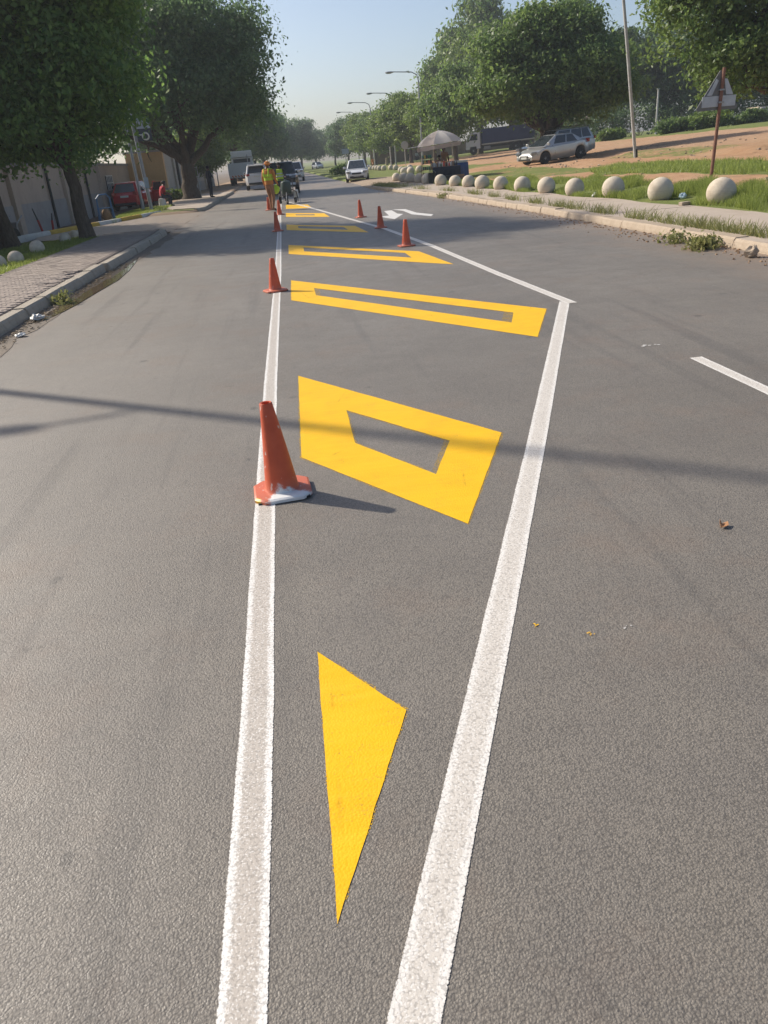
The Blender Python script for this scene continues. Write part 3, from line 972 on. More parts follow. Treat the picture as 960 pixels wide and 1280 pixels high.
def trunk_mesh(h, r, blobs, seed, lean=(0, 0), stems=1, fork=.85):
    """tapered trunk with a flared foot and one limb to every blob of the crown"""
    rnd = random.Random(seed); mb = MB()
    for s in range(stems):
        ox, oy = ((rnd.uniform(-1, 1) * r * 1.6, rnd.uniform(-1, 1) * r * 1.2) if stems > 1 else (0, 0))
        top = (lean[0] + ox * 2.2, lean[1] + oy * 2.2, h)
        p = wobble((ox, oy, -.12), top, 7, r * .22, rnd)
        rr = [r * 1.45, r * 1.12, r, r * .95, r * .9, r * .86, r * .82, r * .78]
        if stems > 1: rr = [q * rnd.uniform(.55, .75) for q in rr]
        mb.tube(p, rr, 12)
        bl = [b for i, b in enumerate(blobs) if i % stems == s]
        for b in bl:
            k = rnd.uniform(fork, 1.0); st = p[min(7, int(7 * k))]
            e = Vector(b[:3]) + Vector((0, 0, b[5] * .1)); q2 = wobble(st, e, 6, .22 * r + .12, rnd)
            r0 = r * rnd.uniform(.4, .58)
            mb.tube(q2, [r0 * (1 - .8 * i / 6) for i in range(7)], 7)
            for _ in range(4):
                i = rnd.randint(2, 5); dv = Vector((rnd.uniform(-1, 1), rnd.uniform(-1, 1), rnd.uniform(-.3, .9))).normalized()
                mb.tube(wobble(q2[i], q2[i] + dv * b[3] * rnd.uniform(.5, .85), 4, .12, rnd), [r0 * .35, r0 * .28, r0 * .2, r0 * .13, r0 * .05], 5)
    return mb.mesh('trunk', True, 60)


def tree(name, loc, label, trunk, crown, bark, leaf, cat='tree', group=None, rz=0, sc=1.0):
    t = empty(name, loc, rz, label, cat, group); t.scale = (sc, sc, sc)
    link('trunk', trunk, M_[bark], t); link('crown', crown, M_[leaf], t)
    return t


def T(x, y): return (x, y, tz(x, y))


# left: near tree whose trunk stands at the end of the paving
B2 = [(-.4, 0, 5.2, 2.5, 2.5, 2.1), (.7, -.4, 3.8, 1.5, 1.8, 1.4), (-2.0, -.6, 3.7, 1.8, 1.9, 1.5), (-.3, .4, 7.3, 2.5, 2.5, 1.9), (.2, 1.6, 3.9, 1.7, 1.9, 1.6), (1.3, 0, 6.4, 1.7, 1.8, 1.6), (-.6, -.8, 3.0, 1.8, 1.4, .9), (-2.0, .6, 3.0, 1.5, 1.3, .8), (-2.2, .4, 6.4, 2.0, 2.0, 1.7)]
tree('street_tree', T(-5.84, 24.66), 'dark leafy tree with a single trunk at the end of the brick paving', trunk_mesh(2.5, .195, B2, 3, (-.1, 0)), crown_mesh('crown', B2, 1800, 42, .17, .33, 21), 'bark', 'leaf_l', rz=0)
B1 = [(-1.0, .3, 5.0, 2.6, 2.6, 2.2), (.6, -.2, 3.9, 1.9, 1.9, 1.4), (-2.4, -.6, 3.6, 1.9, 2.0, 1.6), (.2, .8, 6.6, 2.4, 2.3, 1.9), (-2.0, 1.0, 6.8, 2.2, 2.2, 1.8), (-.4, -1.0, 3.1, 1.7, 1.4, .9)]
tree('street_tree', T(-8.35, 26.0), 'dark leafy tree with several crooked stems before the plastered wall', trunk_mesh(2.6, .30, B1, 9, (-.2, 0), 3), crown_mesh('crown', B1, 1350, 42, .18, .34, 22), 'bark', 'leaf_l')
# left: the big one farther on
B3 = [(0, 0, 8.6, 4.2, 4.2, 3.2), (2.9, -.6, 6.6, 2.7, 2.8, 2.3), (-3.0, -.6, 6.2, 2.8, 2.8, 2.2), (.4, -2.2, 5.4, 2.8, 2.3, 1.9), (3.0, .4, 8.6, 2.5, 2.5, 2.0), (-2.8, .6, 9.4, 2.8, 2.8, 2.4), (-.4, 1.0, 10.2, 3.0, 3.0, 1.6),
      (3.6, -.3, 4.7, 2.0, 2.2, 1.5), (-4.4, -1.2, 4.4, 2.3, 2.2, 1.5), (-5.6, -.4, 7.6, 2.4, 2.4, 2.0), (1.0, 2.4, 6.0, 2.8, 2.6, 2.2)]
tree('street_tree', T(-5.78, 53.1), 'tallest dense dark tree with a thick forking trunk by the standing man', trunk_mesh(2.7, .48, B3, 5, (.1, 0), 1, .6), crown_mesh('crown', B3, 2300, 40, .24, .46, 23), 'bark', 'leaf_l2')
# field tree on the right
BF = [(.2, 0, 4.9, 3.2, 3.1, 2.4), (-2.5, -.6, 4.2, 2.1, 2.2, 1.5), (2.6, -.4, 3.9, 2.3, 2.3, 1.8), (-1.4, .4, 6.3, 2.4, 2.4, 1.8), (1.8, .5, 6.4, 2.5, 2.4, 1.7), (.2, -1.6, 4.0, 2.4, 1.8, 1.4), (3.8, .4, 5.0, 1.8, 1.9, 1.6), (-3.3, .4, 3.6, 1.4, 1.5, 1.0), (.3, .2, 7.6, 1.8, 1.8, 1.1)]
tree('field_tree', T(17.2, 53.5), 'broad round tree with a thick trunk behind the silver hatchback', trunk_mesh(1.9, .52, BF, 7, (.1, 0), 1, .7), crown_mesh('crown', BF, 1700, 40, .26, .40, 24), 'bark', 'leaf_r')
# tree whose boughs hang in from the right behind the warning sign
BR = [(0, 0, 5.6, 3.4, 3.2, 2.6), (-5.6, -.4, 5.0, 1.9, 1.9, 1.7), (-6.3, -.2, 6.6, 1.4, 1.5, 1.4), (-4.6, -1.6, 2.9, 1.3, 1.2, .9), (-4.9, -1.7, 2.15, .5, .5, .42), (-2.9, -.6, 5.2, 2.2, 2.2, 1.9), (-4.6, -.3, 5.6, 1.5, 1.6, 1.5), (-2.2, -1.2, 3.4, 1.9, 1.7, 1.2), (-3.5, .2, 3.6, 1.5, 1.5, 1.1), (1.6, -1.4, 4.0, 2.4, 2.2, 2.0), (-1.0, .4, 8.0, 3.2, 3.0, 2.1), (-3.9, .2, 7.6, 2.0, 2.0, 1.7), (-2.9, -1.4, 2.2, .55, .6, .5), (-.9, -1.6, 3.1, 1.4, 1.2, 1.1)]
tree('field_tree', T(22.6, 34.6), 'broad leaved tree hanging its boughs behind the warning sign', trunk_mesh(2.6, .42, BR, 8, (-.4, 0), 1, .6), crown_mesh('crown', BR, 1700, 44, .21, .36, 25, .5), 'bark', 'leaf_r')

# generic crowns for the rows farther away
BG = [[(0, 0, 5.6, 3.0, 3.0, 2.6), (-1.8, -.4, 4.2, 2.0, 2.0, 1.8), (1.9, .3, 4.4, 2.0, 2.0, 1.8), (.2, -.8, 7.4, 2.2, 2.2, 1.9), (.4, -1.5, 3.4, 1.9, 1.6, 1.2)],
      [(0, 0, 5.0, 2.7, 2.7, 2.6), (1.5, -.5, 6.8, 1.9, 1.9, 1.7), (-1.6, .2, 6.4, 1.9, 1.9, 1.8), (.3, 0, 8.6, 1.6, 1.6, 1.5), (-1.5, -.8, 3.5, 1.8, 1.6, 1.3), (1.6, -.6, 3.6, 1.7, 1.6, 1.2)],
      [(0, 0, 4.6, 3.3, 3.0, 2.2), (2.2, 0, 5.6, 1.9, 1.9, 1.6), (-2.3, -.3, 5.4, 1.9, 1.9, 1.6), (0, -1.0, 3.2, 2.4, 1.6, 1.2), (.4, .3, 6.8, 2.0, 2.0, 1.5)]]
GT = [trunk_mesh(2.6, .24, b, 30 + i, (.1, 0), 1, .7) for i, b in enumerate(BG)]
GC = {}
for lf in ('leaf_r', 'leaf_y', 'leaf_d', 'leaf_l2', 'leaf_l'):
    for i, b in enumerate(BG):
        GC[lf, i] = None


def gcrown(lf, i):
    if GC[lf, i] is None:
        src = next((GC[l2, i] for l2 in ('leaf_r', 'leaf_y', 'leaf_d', 'leaf_l2') if GC[l2, i] is not None), None)
        me = src.copy() if src else crown_mesh('crown', BG[i], 800, 30, .33, .42, 60 + i)
        me.materials.clear(); me.materials.append(M_[lf]); GC[lf, i] = me
    return GC[lf, i]


def gtree(x, y, i, lf, sc, label, group, bark='bark', name='row_tree', sz=1.0):
    tr = GT[i] if bark == 'bark' else GT[i].copy()
    if bark != 'bark': tr.materials.clear()
    t = tree(name, T(x, y), label, tr, gcrown(lf, i), bark, lf, 'tree', group, random.uniform(0, 6.28), sc)
    t.scale.z = sc * sz
    return t


g1 = 'trees along the verge beyond the parasol'
for (x, y, i, lf, sc, sz, lb) in [
    (17.2, 82, 2, 'leaf_r', .9, 1.1, 'green verge tree nearest the parasol'),
    (25.6, 123, 0, 'leaf_r', 1.45, 1.1, 'full green tree behind the cab of the blue truck'),
    (18.6, 101, 1, 'leaf_y', .95, .92, 'bright green verge tree next to the round sign back'),
    (17.4, 112, 2, 'leaf_y', 1.05, .95, 'yellowish green verge tree with low spreading crown'),
    (16.4, 124, 1, 'leaf_y', .92, .92, 'yellow green verge tree before the second lamp'),
    (15.6, 138, 0, 'leaf_r', .95, .92, 'mid green verge tree before the third lamp'),
    (15.2, 152, 2, 'leaf_y', 1.05, .95, 'small yellow green verge tree by the last lamp'),
    (13.8, 172, 0, 'leaf_d', 1.0, .95, 'last verge tree where the road disappears')]:
    gtree(x, y, i, lf, sc, lb, g1, sz=sz)
g2 = 'tall trees behind the field tree'
for (x, y, i, lf, sc, sz, lb) in [
    (29.6, 124, 1, 'leaf_r', 1.75, 1.15, 'tall tree with a ragged top left of the broad field tree'),
    (27.8, 116, 0, 'leaf_y', 1.5, 1.08, 'tall round topped tree peering over the broad field tree'),
    (35.5, 124, 2, 'leaf_r', 1.75, 1.18, 'wide tall tree behind the broad field tree'),
    (36.6, 104, 1, 'leaf_d', 1.35, 1.15, 'thin open topped tall tree between field tree and leaning pole'),
    (40.5, 100, 2, 'leaf_r', 1.35, 1.0, 'dark tree behind the leaning pole'),
    (45.5, 97, 0, 'leaf_d', 1.25, 1.0, 'dark tree behind the short white post'),
    (51.5, 96, 2, 'leaf_d', 1.3, .95, 'dull green tree behind the warning sign'),
    (58.5, 97, 1, 'leaf_d', 1.3, .9, 'far dull green tree right of the warning sign'),
    (34.0, 122, 0, 'leaf_d', 1.5, 1.0, 'dark tree far behind the silver hatchback'),
    (66.5, 100, 0, 'leaf_d', 1.3, 1.0, 'far tree at the top of the red earth field')]:
    gtree(x, y, i, lf, sc, lb, g2, sz=sz)
g3 = 'trees down the left side of the road'
for (x, y, i, lf, sc, sz, lb) in [
    (-5.6, 112, 0, 'leaf_l2', 1.45, 1.0, 'dense dark tree behind the cream truck'),
    (-10.5, 84, 1, 'leaf_l2', 1.35, 1.1, 'dark tree behind the pale wall past the thick trunk'),
    (-9.6, 98, 2, 'leaf_l2', 1.5, 1.1, 'dark tree over the red triangle sign'),
    (-4.6, 134, 2, 'leaf_l2', 1.3, 1.0, 'dark tree beyond the cream truck and white off-roader'),
    (-3.0, 160, 0, 'leaf_d', 1.25, 1.0, 'dark tree above the workers where the road narrows'),
    (.5, 205, 1, 'leaf_d', 1.25, 1.0, 'far bluish tree above the white pickup'),
    (5.2, 212, 0, 'leaf_d', 1.3, .95, 'far bluish tree closing the end of the road'),
    (9.4, 226, 2, 'leaf_d', 1.2, .9, 'far low bluish tree at the end of the road'),
    (-8, 190, 2, 'leaf_d', 1.5, 1.0, 'far dark tree behind the row on the truck side'),
    (14.5, 225, 1, 'leaf_d', 1.1, .9, 'far tree behind the small white hatchback')]:
    gtree(x, y, i, lf, sc, lb, g3, sz=sz)
# slight light green trees by the wall on the left
gtree(-6.4, 74, 1, 'leaf_y', .62, 'slim light green tree by the red triangle sign', None, 'bark_pale', 'young_tree', 1.0)
gtree(-12.4, 44, 2, 'leaf_y', .66, 'yellowish small tree leaning over the plastered wall by the red car', None, 'bark', 'young_tree', .95)
gtree(-14.0, 34, 0, 'leaf_l', .95, 'dark tree standing behind the plastered wall', None, 'bark', 'garden_tree', 1.0)

gtree(-15.8, 47, 2, 'leaf_l2', .72, 'dark garden tree rising behind the wall near the red car', None, 'bark', 'garden_tree', .95)
gtree(-17.5, 68, 0, 'leaf_l2', .95, 'dark garden tree far behind the ochre pier', None, 'bark', 'garden_tree', 1.0)
gtree(-15.2, 25, 1, 'leaf_l2', .8, 'dark garden tree behind the wall by the crooked stems', None, 'bark', 'garden_tree', 1.0)
# hedge and shrubs at the top of the field
def shrub(name, x, y, r, label, lf, seed, n=260, leaf=.3, group=None):
    t = empty(name, T(x, y), 0, label, 'shrub', group)
    bl = [(0, 0, r * .55, r, r * .8, r * .6), (r * .8, .1, r * .45, r * .7, r * .6, r * .5), (-r * .8, -.1, r * .42, r * .7, r * .6, r * .45)]
    link('foliage', crown_mesh('foliage', bl, n, 24, leaf, r * .16, seed, shell=.35), M_[lf], t)
    mb = MB(); rnd = random.Random(seed)
    for _ in range(5): mb.tube(wobble((rnd.uniform(-.2, .2), rnd.uniform(-.2, .2), -.1), (rnd.uniform(-r, r) * .7, rnd.uniform(-r, r) * .4, r * .7), 4, .08, rnd), [.04, .035, .03, .02, .01], 5)
    mb.build('stem', M_['bark'], t)
    return t


for k, (x, y, r) in enumerate([(35.5, 74, 1.1), (38.5, 73, 1.35), (42, 72.5, 1.0), (33.0, 82, .9), (31, 88, .8), (35, 96, 3.4), (41.5, 95, 3.6), (48, 93, 3.5), (54.5, 93, 3.5), (61, 94, 3.4)]):
    shrub('hedge_shrub', x, y, r, ['green shrub behind the warning sign', 'largest green shrub beyond the field track', 'green shrub nearest the paved bank', 'green shrub behind the short white post', 'green shrub behind the leaning pole'][k] if k < 5 else 'dark thicket shrub under the trees at the top of the field', ('leaf_y' if k % 2 else 'leaf_r') if k < 5 else 'leaf_d', 80 + k, 220, .26, 'shrubs at the top of the field')
shrub('garden_shrub', -7.3, 57.0, .55, 'small yellowish shrub at the foot of the ochre pier', 'leaf_y', 91, 90, .16)
for k, (x, y) in enumerate([(6.6, 93), (8.0, 97)]):
    shrub('verge_shrub', x, y, .9, ['low grey green shrub on the verge by the square board', 'low shrub on the verge behind the small white hatchback'][k], 'leaf_r', 95 + k, 110, .22)

# ================================================================ GRASS
def blades(name, pts, h, w, seed, mat, lean=.35, tint=(.45, .25)):
    g = np.random.default_rng(seed); P = np.array(pts, float); n = len(P)
    hh = h * g.uniform(.45, 1.3, n) if not isinstance(h, np.ndarray) else h * g.uniform(.6, 1.25, n)
    a = g.uniform(0, 6.28, n); s = np.stack([np.cos(a), np.sin(a), np.zeros(n)], 1)
    ld = g.normal(size=(n, 3)) * lean; ld[:, 2] = 0
    V = np.empty((n, 4, 3)); W = (w * g.uniform(.7, 1.3, n))[:, None]
    V[:, 0] = P - s * W * .5; V[:, 1] = P + s * W * .5
    tip = P + ld * hh[:, None] + np.array([0, 0, 1]) * (hh * .97)[:, None]
    V[:, 2] = tip + s * W * .12; V[:, 3] = tip - s * W * .12
    me = soup(name, V.reshape(-1, 3), np.arange(n * 4).reshape(n, 4), np.clip(g.normal(*tint, n), 0, 1))
    return me


def scatter(n, fx, fy, ok, seed):
    g = random.Random(seed); out = []
    while len(out) < n:
        x = g.uniform(*fx); y = fy[0] + (fy[1] - fy[0]) * g.random() ** 1.5
        if ok(x, y, g): out.append((x, y, tz(x, y) - .01))
    return out


def patchy(x, y): return math.sin(x * 1.9 + 1.3 * math.sin(y * .8)) + math.sin(y * 1.3 + x * .7) + .6 * math.sin(x * 5.1 - y * 3.7)


BIG_BALLS = [(9.03, 16.42), (8.9, 18.95), (8.7, 21.34), (8.44, 23.59), (8.27, 25.71), (8.24, 28.3), (8.1, 30.68), (7.85, 32.59), (7.85, 35.05), (7.68, 37.04), (7.46, 39.35)]


def ok_verge(x, y, g):
    if x > verge_edge(y) + .25 * math.sin(y * 2.3): return False
    lo = 8.68 - .04 * (y - 14) if y < 30 else 8.05 - .03 * (y - 30)
    if x < lo + .14 * math.sin(y * 1.3): return False
    return g.random() < .34 + .36 * patchy(x, y)


pts = scatter(80000, (7.4, 11.2), (9, 42), ok_verge, 1)
hv = np.array([.13 + .05 * patchy(x, y) + (.14 if y < 19.5 else .02) * math.exp(-((x - 9.9) ** 2) / .5) for x, y, z in pts]).clip(.05, .34)
tag(link('verge_grass', blades('verge_grass', pts, hv, .012, 2, 'grass'), M_['grass']), 'green grass growing around the cement balls', 'grass', kind='stuff')
pts = scatter(26000, (11.6, 16), (14, 40), lambda x, y, g: inpoly(x, y, FIELD_GRASS) and g.random() < .6 + .3 * patchy(x, y), 3)
tag(link('field_grass', blades('field_grass', pts, .15, .02, 4, 'grass'), M_['grass']), 'strip of green grass across the red earth field', 'grass', kind='stuff')
pts = scatter(34000, (-8.6, -5.52), (11, 28.5), lambda x, y, g: x > -8.9 + .22 * (28.5 - y) * 0 - (0 if y > 20 else 0) and y < 25.3 + .8 * (-6.0 - x) and g.random() < .75 + .2 * patchy(x, y), 5)
tag(link('strip_grass', blades('strip_grass', pts, .07, .016, 6, 'grass'), M_['grass']), 'short mown grass strip beside the brick paving', 'grass', kind='stuff')
pts = scatter(9000, (-8.2, -5.3), (34.5, 44), lambda x, y, g: x < -5.75 + .0 * y - .3 * max(0, 38.9 - y) and x > -7.9 + .31 * max(0, 33.6 - y) and x > -7.2 - .1 * (y - 34), 7)
tag(link('mound_grass', blades('mound_grass', pts, .13, .025, 8, 'grass'), M_['grass']), 'grass mound at the foot of the two leaning poles', 'grass', kind='stuff')
# weeds in the joint behind the right kerb and in its gutter
gw = random.Random(9); pts = []
for (y0, n, sp) in [(10.6, 260, .45), (11.6, 240, .4), (12.6, 300, .4), (13.8, 240, .5), (15.2, 170, .35), (17.0, 220, .35), (18.7, 150, .3), (19.8, 190, .3), (21.7, 170, .3), (24, 160, .4), (26.2, 140, .3), (29, 200, .5), (33, 150, .6), (37, 150, .7), (42, 500, 1.0), (44.5, 600, 1.0), (46.5, 500, .8)]:
    for _ in range(n):
        y = gw.gauss(y0, sp); x = road_right(y) + .26 + abs(gw.gauss(0, .14 if y < 38 else .5))
        pts.append((x, y, .12))
tag(link('kerb_weeds', blades('kerb_weeds', pts, .17, .014, 10, 'weed', .5), M_['weed']), 'dry weeds growing in tufts behind the worn cream kerb', 'weeds', kind='stuff')
# leafy weed plants in the right gutter
def weed_plant(x, y, n, r, label, seed):
    t = empty('gutter_weed', (x, y, .0), 0, label, 'weed'); g = random.Random(seed)
    stems = MB()
    for _ in range(9): stems.tube(wobble((g.gauss(0, r * .2), g.gauss(0, r * .2), -.02), (g.gauss(0, r * .6), g.gauss(0, r * .7), g.uniform(.06, .15)), 3, .02, g), [.005, .004, .003, .002], 4)
    stems.build('stem', M_['weed'], t)
    lo = link('foliage', crown_mesh('foliage', [(0, 0, .07, r * .8, r, .07)], n, 9, .075, .06, seed, shell=.2), M_['weed'], t); lo['kind'] = 'stuff'


weed_plant(5.98, 11.25, 60, .34, 'largest leafy weed clump sprouting from the right gutter', 1)
weed_plant(5.95, 12.2, 22, .24, 'small leafy weed beside the largest gutter weed', 2)
weed_plant(5.90, 30.5, 26, .35, 'weed tuft in the gutter near the stall', 3)
weed_plant(-3.42, 12.1, 16, .14, 'green weed tuft rooted in the left gutter by the litter', 4)

# ================================================================ VEHICLES
def lerp_list(pts, x):
    if x <= pts[0][0]: return pts[0][1]
    for (a, va), (b, vb) in zip(pts, pts[1:]):
        if x <= b: return va + (vb - va) * (x - a) / (b - a)
    return pts[-1][1]


def wheel(root, x, y, r, w, rim='steel', flip=1):
    prof = [(r * .62, -w / 2), (r * .93, -w / 2), (r, -w * .36), (r, w * .36), (r * .93, w / 2), (r * .62, w / 2)]
    mb = MB().lathe(prof, 20, (x, y, r), 'Y')
    o = mb.build('wheel', M_['black'], root, True, 40)
    s = 1 if y > 0 else -1
    rm = MB(); rm.lathe([(r * .64, -w * .3), (r * .64, w * .36), (r * .56, w * .38), (r * .52, w * .2)], 16, (x, y, r), 'Y')
    for k in range(5):
        a = k * 2 * math.pi / 5
        p0 = Vector((x, y + s * w * .36, r)); p1 = p0 + Vector((math.cos(a) * r * .58, 0, math.sin(a) * r * .58))
        rm.tube([p0, p1], [r * .13, r * .09], 5)
    rm.build('rim', M_[rim], o, True)
    return o


def car(name, label, cat, x, y, heading, sp, paint, group=None, z=None, tilt=(0, 0)):
    L, W, H = sp['L'], sp['W'], sp['H']
    root = empty(name, (x, y, tz(x, y) if z is None else z), heading, label, cat, group)
    root.rotation_euler = (tilt[0], tilt[1], heading)
    wr, fw, rw, zb = sp['wr'], sp['fw'], sp['rw'], sp['zb']
    hl = L / 2
    n = 60; rings = []
    xs_ = sorted(set([-hl + L * i / n for i in range(n + 1)]))
    for xx in xs_:
        e = (hl - abs(xx))
        w = W / 2 * (1 - .20 * (1 - sm(0, .55, e)) ** 1.0)
        top = lerp_list(sp['top'], xx)
        bot = zb + .10 * (1 - sm(0, .5, e))
        for ax in (fw, rw):
            d = abs(xx - ax); ra = wr * 1.16
            if d < ra: bot = max(bot, wr + math.sqrt(ra * ra - d * d) * .98)
        h = top - bot
        half = [(w * .90, bot), (w * .985, bot + h * .16), (w, bot + h * .5), (w * .975, top - h * .12), (w * .90, top - .012), (w * .5, top + .018), (0, top + .024)]
        ring = [(xx, p, q) for p, q in half] + [(xx, -p, q) for p, q in half[-2::-1]]
        rings.append(ring)
    mb = MB(); m = len(rings[0])
    vs = [p for r in rings for p in r]; fs = []
    for i in range(len(rings) - 1):
        for k in range(m):
            l = (k + 1) % m
            fs.append((i * m + k, i * m + l, (i + 1) * m + l, (i + 1) * m + k))
    fs.append(tuple(range(m))); fs.append(tuple((len(rings) - 1) * m + k for k in range(m)))
    mb.add(vs, fs)
    body = mb.build('body', M_[paint], root, True, 32)
    # cabin
    def cabin(xa, xb, xc, xd, zbelt, zroof, wb, wt, splits, rear=True, nm='cabin'):
        zl = zbelt - .05
        c = [(xa, wb, zl), (xa, -wb, zl), (xd, -wb, zl), (xd, wb, zl), (xb, wt, zroof), (xb, -wt, zroof), (xc, -wt, zroof - .03), (xc, wt, zroof - .03)]
        bm = bmesh.new(); bv = [bm.verts.new(p) for p in c]
        for f in ((0, 1, 2, 3), (4, 7, 6, 5), (0, 4, 5, 1), (2, 6, 7, 3), (0, 3, 7, 4), (1, 5, 6, 2)): bm.faces.new([bv[i] for i in f])
        bmesh.ops.recalc_face_normals(bm, faces=bm.faces)
        bmesh.ops.bevel(bm, geom=[e for e in bm.edges if max(e.verts[0].co.z, e.verts[1].co.z) > zbelt + .1], offset=sp.get('bev', .11), segments=4, affect='EDGES', profile=.6)
        me = bpy.data.meshes.new(nm); bm.to_mesh(me); bm.free()
        me.polygons.foreach_set('use_smooth', [True] * len(me.polygons)); me.set_sharp_from_angle(angle=R(40))
        cab = link(nm, me, M_[paint], root)
        def pane(name, q, off, par=cab, mat='glass'):
            a, b, c2, d = [Vector(p) for p in q]; nr = (b - a).cross(d - a).normalized() * off
            p = MB(); p.add([v + nr for v in (a, b, c2, d)] + [v - nr * 1.5 for v in (a, b, c2, d)], [(0, 1, 2, 3), (7, 6, 5, 4), (0, 4, 5, 1), (1, 5, 6, 2), (2, 6, 7, 3), (3, 7, 4, 0)])
            return p.build(name, M_[mat], par)
        def bil(q, u, v):
            a, b, c2, d = [Vector(p) for p in q]
            return a.lerp(b, u).lerp(d.lerp(c2, u), v)
        v0, v1 = .17, .88
        for s in (1, -1):
            F = [(xd, s * wb, zl), (xa, s * wb, zl), (xb, s * wt, zroof), (xc, s * wt, zroof - .03)]
            for (u0, u1, t0, t1) in splits:
                q = [bil(F, u0, v0), bil(F, u1, v0), bil(F, t1, v1), bil(F, t0, v1)]
                pane('side_window', q if s < 0 else [q[1], q[0], q[3], q[2]], .010)
        F = [(xa, wb, zl), (xa, -wb, zl), (xb, -wt, zroof), (xb, wt, zroof)]
        q = [bil(F, .06, .08), bil(F, .94, .08), bil(F, .92, .92), bil(F, .08, .92)]
        pane('windscreen', [q[1], q[0], q[3], q[2]], .010)
        if rear:
            F = [(xd, wb, zl), (xd, -wb, zl), (xc, -wt, zroof - .03), (xc, wt, zroof - .03)]
            q = [bil(F, .08, .14), bil(F, .92, .14), bil(F, .9, .88), bil(F, .1, .88)]
            pane('rear_window', q, .010)
        return cab
    cab = cabin(*sp['cabin'])
    for s in (1, -1):
        for ax in (fw, rw): wheel(root, ax, s * (W / 2 - .10), wr, .21, sp.get('rim', 'steel'))
        mx, mz = sp['cabin'][0] - .22, sp['cabin'][4] + .09
        mi = MB().box((mx, s * (W / 2 + .07), mz), (.12, .20, .15), b=.03).build('mirror', M_[sp.get('mirror', paint)], root)
        MB().box((mx - .065, s * (W / 2 + .07), mz), (.01, .15, .10)).build('mirror_glass', M_['glass'], mi)
        hz = sp['hz']
        MB().box((hl - .16, s * W * .365, hz), (.36, W * .17, .15), rz=-s * .35, b=.03).build('headlight', M_['head_lamp'], root)
        tzz = sp['tzl']
        MB().box((-hl + .06, s * W * .375, tzz), (.14, W * .13, sp.get('tlh', .20)), rz=s * .3, b=.02).build('tail_light', M_['red_lamp'], root)
        for dx in sp.get('doors', (.05, -.75)):
            MB().box((dx, s * (W / 2 * .995), sp['cabin'][4] - .16), (.16, .03, .03), b=.008).build('door_handle', M_[paint], root)
    MB().box((hl - .02, 0, sp['gz']), (.07, W * .42, sp.get('gh', .12)), b=.02).build('grille', M_['dark'], root)
    MB().box((hl - .03, 0, zb + .16), (.09, W * .62, .13), b=.02).build('air_intake', M_['dark'], root)
    MB().box((hl + .025, 0, zb + .25), (.012, .48, .11)).build('number_plate', M_['plate'], root)
    MB().box((-hl - .012, 0, sp.get('rpz', zb + .5)), (.02, .48, .11)).build('number_plate', M_['plate'], root)
    MB().box((-hl + .02, 0, zb + .14), (.09, W * .74, .14), b=.02).build('rear_valance', M_['dark'], root)
    MB().box((0, 0, zb + .12), (L * .84, W * .62, .20)).build('underbody', M_['dark'], root)
    return root


HATCH = dict(L=3.9, W=1.69, H=1.52, wr=.29, fw=1.27, rw=-1.25, zb=.20, top=[(-1.95, .80), (-1.85, .95), (-.9, .93), (.9, .93), (1.55, .80), (1.88, .66), (1.95, .56)],
             cabin=(1.35, .35, -1.35, -1.86, .93, 1.52, .77, .60, [(.10, .34, .11, .33), (.37, .70, .36, .93)]), hz=.70, tzl=.90, gz=.60, rpz=.75)
SEDAN = dict(L=4.24, W=1.755, H=1.465, wr=.325, fw=1.28, rw=-1.34, zb=.19, top=[(-2.12, .62), (-2.05, .90), (-1.9, 1.0), (-1.4, 1.0), (.6, .95), (1.15, .90), (1.65, .79), (1.98, .66), (2.12, .50)],
             cabin=(1.32, .22, -.95, -1.90, .95, 1.465, .79, .58, [(.20, .47, .10, .40), (.50, .80, .44, .92)]), hz=.66, tzl=.92, gz=.50, rpz=.80)
SUV = dict(L=4.8, W=1.855, H=1.835, wr=.38, fw=1.45, rw=-1.30, zb=.34, top=[(-2.4, 1.02), (-2.32, 1.14), (-1.2, 1.13), (.7, 1.12), (1.9, 1.06), (2.3, .92), (2.4, .78)],
           cabin=(1.05, .25, -1.95, -2.30, 1.12, 1.80, .85, .68, [(.06, .26, .06, .25), (.28, .55, .27, .56), (.58, .84, .59, .95)]), hz=.93, tzl=1.10, tlh=.15, gz=.86, gh=.25, rpz=.98)
PICKUP = dict(L=5.3, W=1.86, H=1.82, wr=.39, fw=1.65, rw=-1.60, zb=.36, top=[(-2.65, 1.06), (-2.6, 1.10), (-.6, 1.10), (.9, 1.12), (2.1, 1.06), (2.5, .95), (2.65, .80)],
              cabin=(1.25, .45, -.70, -.95, 1.11, 1.78, .85, .70, [(.06, .42, .06, .42), (.46, .80, .46, .93)]), hz=.95, tzl=.98, gz=.88, gh=.30, rpz=.62, mirror='chrome')

suv = car('white_off_roader', 'white off-roader driving away beside the cream truck', 'car', -1.95, 67.4, R(91), SUV, 'white_car', z=0)
MB().box((-2.10, 0, 1.835), (.5, 1.25, .04), b=.015).build('spoiler', M_['white_car'], suv)
MB().box((-2.42, 0, 1.19), (.03, 1.2, .05), b=.01).build('chrome_strip', M_['chrome'], suv)
for s in (1, -1): MB().tube([(.4, s * .62, 1.84), (0, s * .63, 1.88), (-1.6, s * .63, 1.87), (-1.9, s * .62, 1.82)], .02, 6).build('roof_rail', M_['chrome'], suv)
pk = car('white_pickup', 'white pickup facing the workers with a dark grille', 'pickup', 1.30, 86.6, R(-91), PICKUP, 'white_car', z=0)
MB().box((-1.75, 0, 1.13), (1.55, 1.5, .04)).build('load_bed', M_['dark'], pk)
MB().box((2.66, 0, .60), (.10, 1.3, .12), b=.03).build('bumper', M_['chrome'], pk)
bk = car('black_pickup', 'black pickup standing behind the marking machine', 'pickup', .02, 52.6, R(-90), PICKUP, 'black_car', z=0)
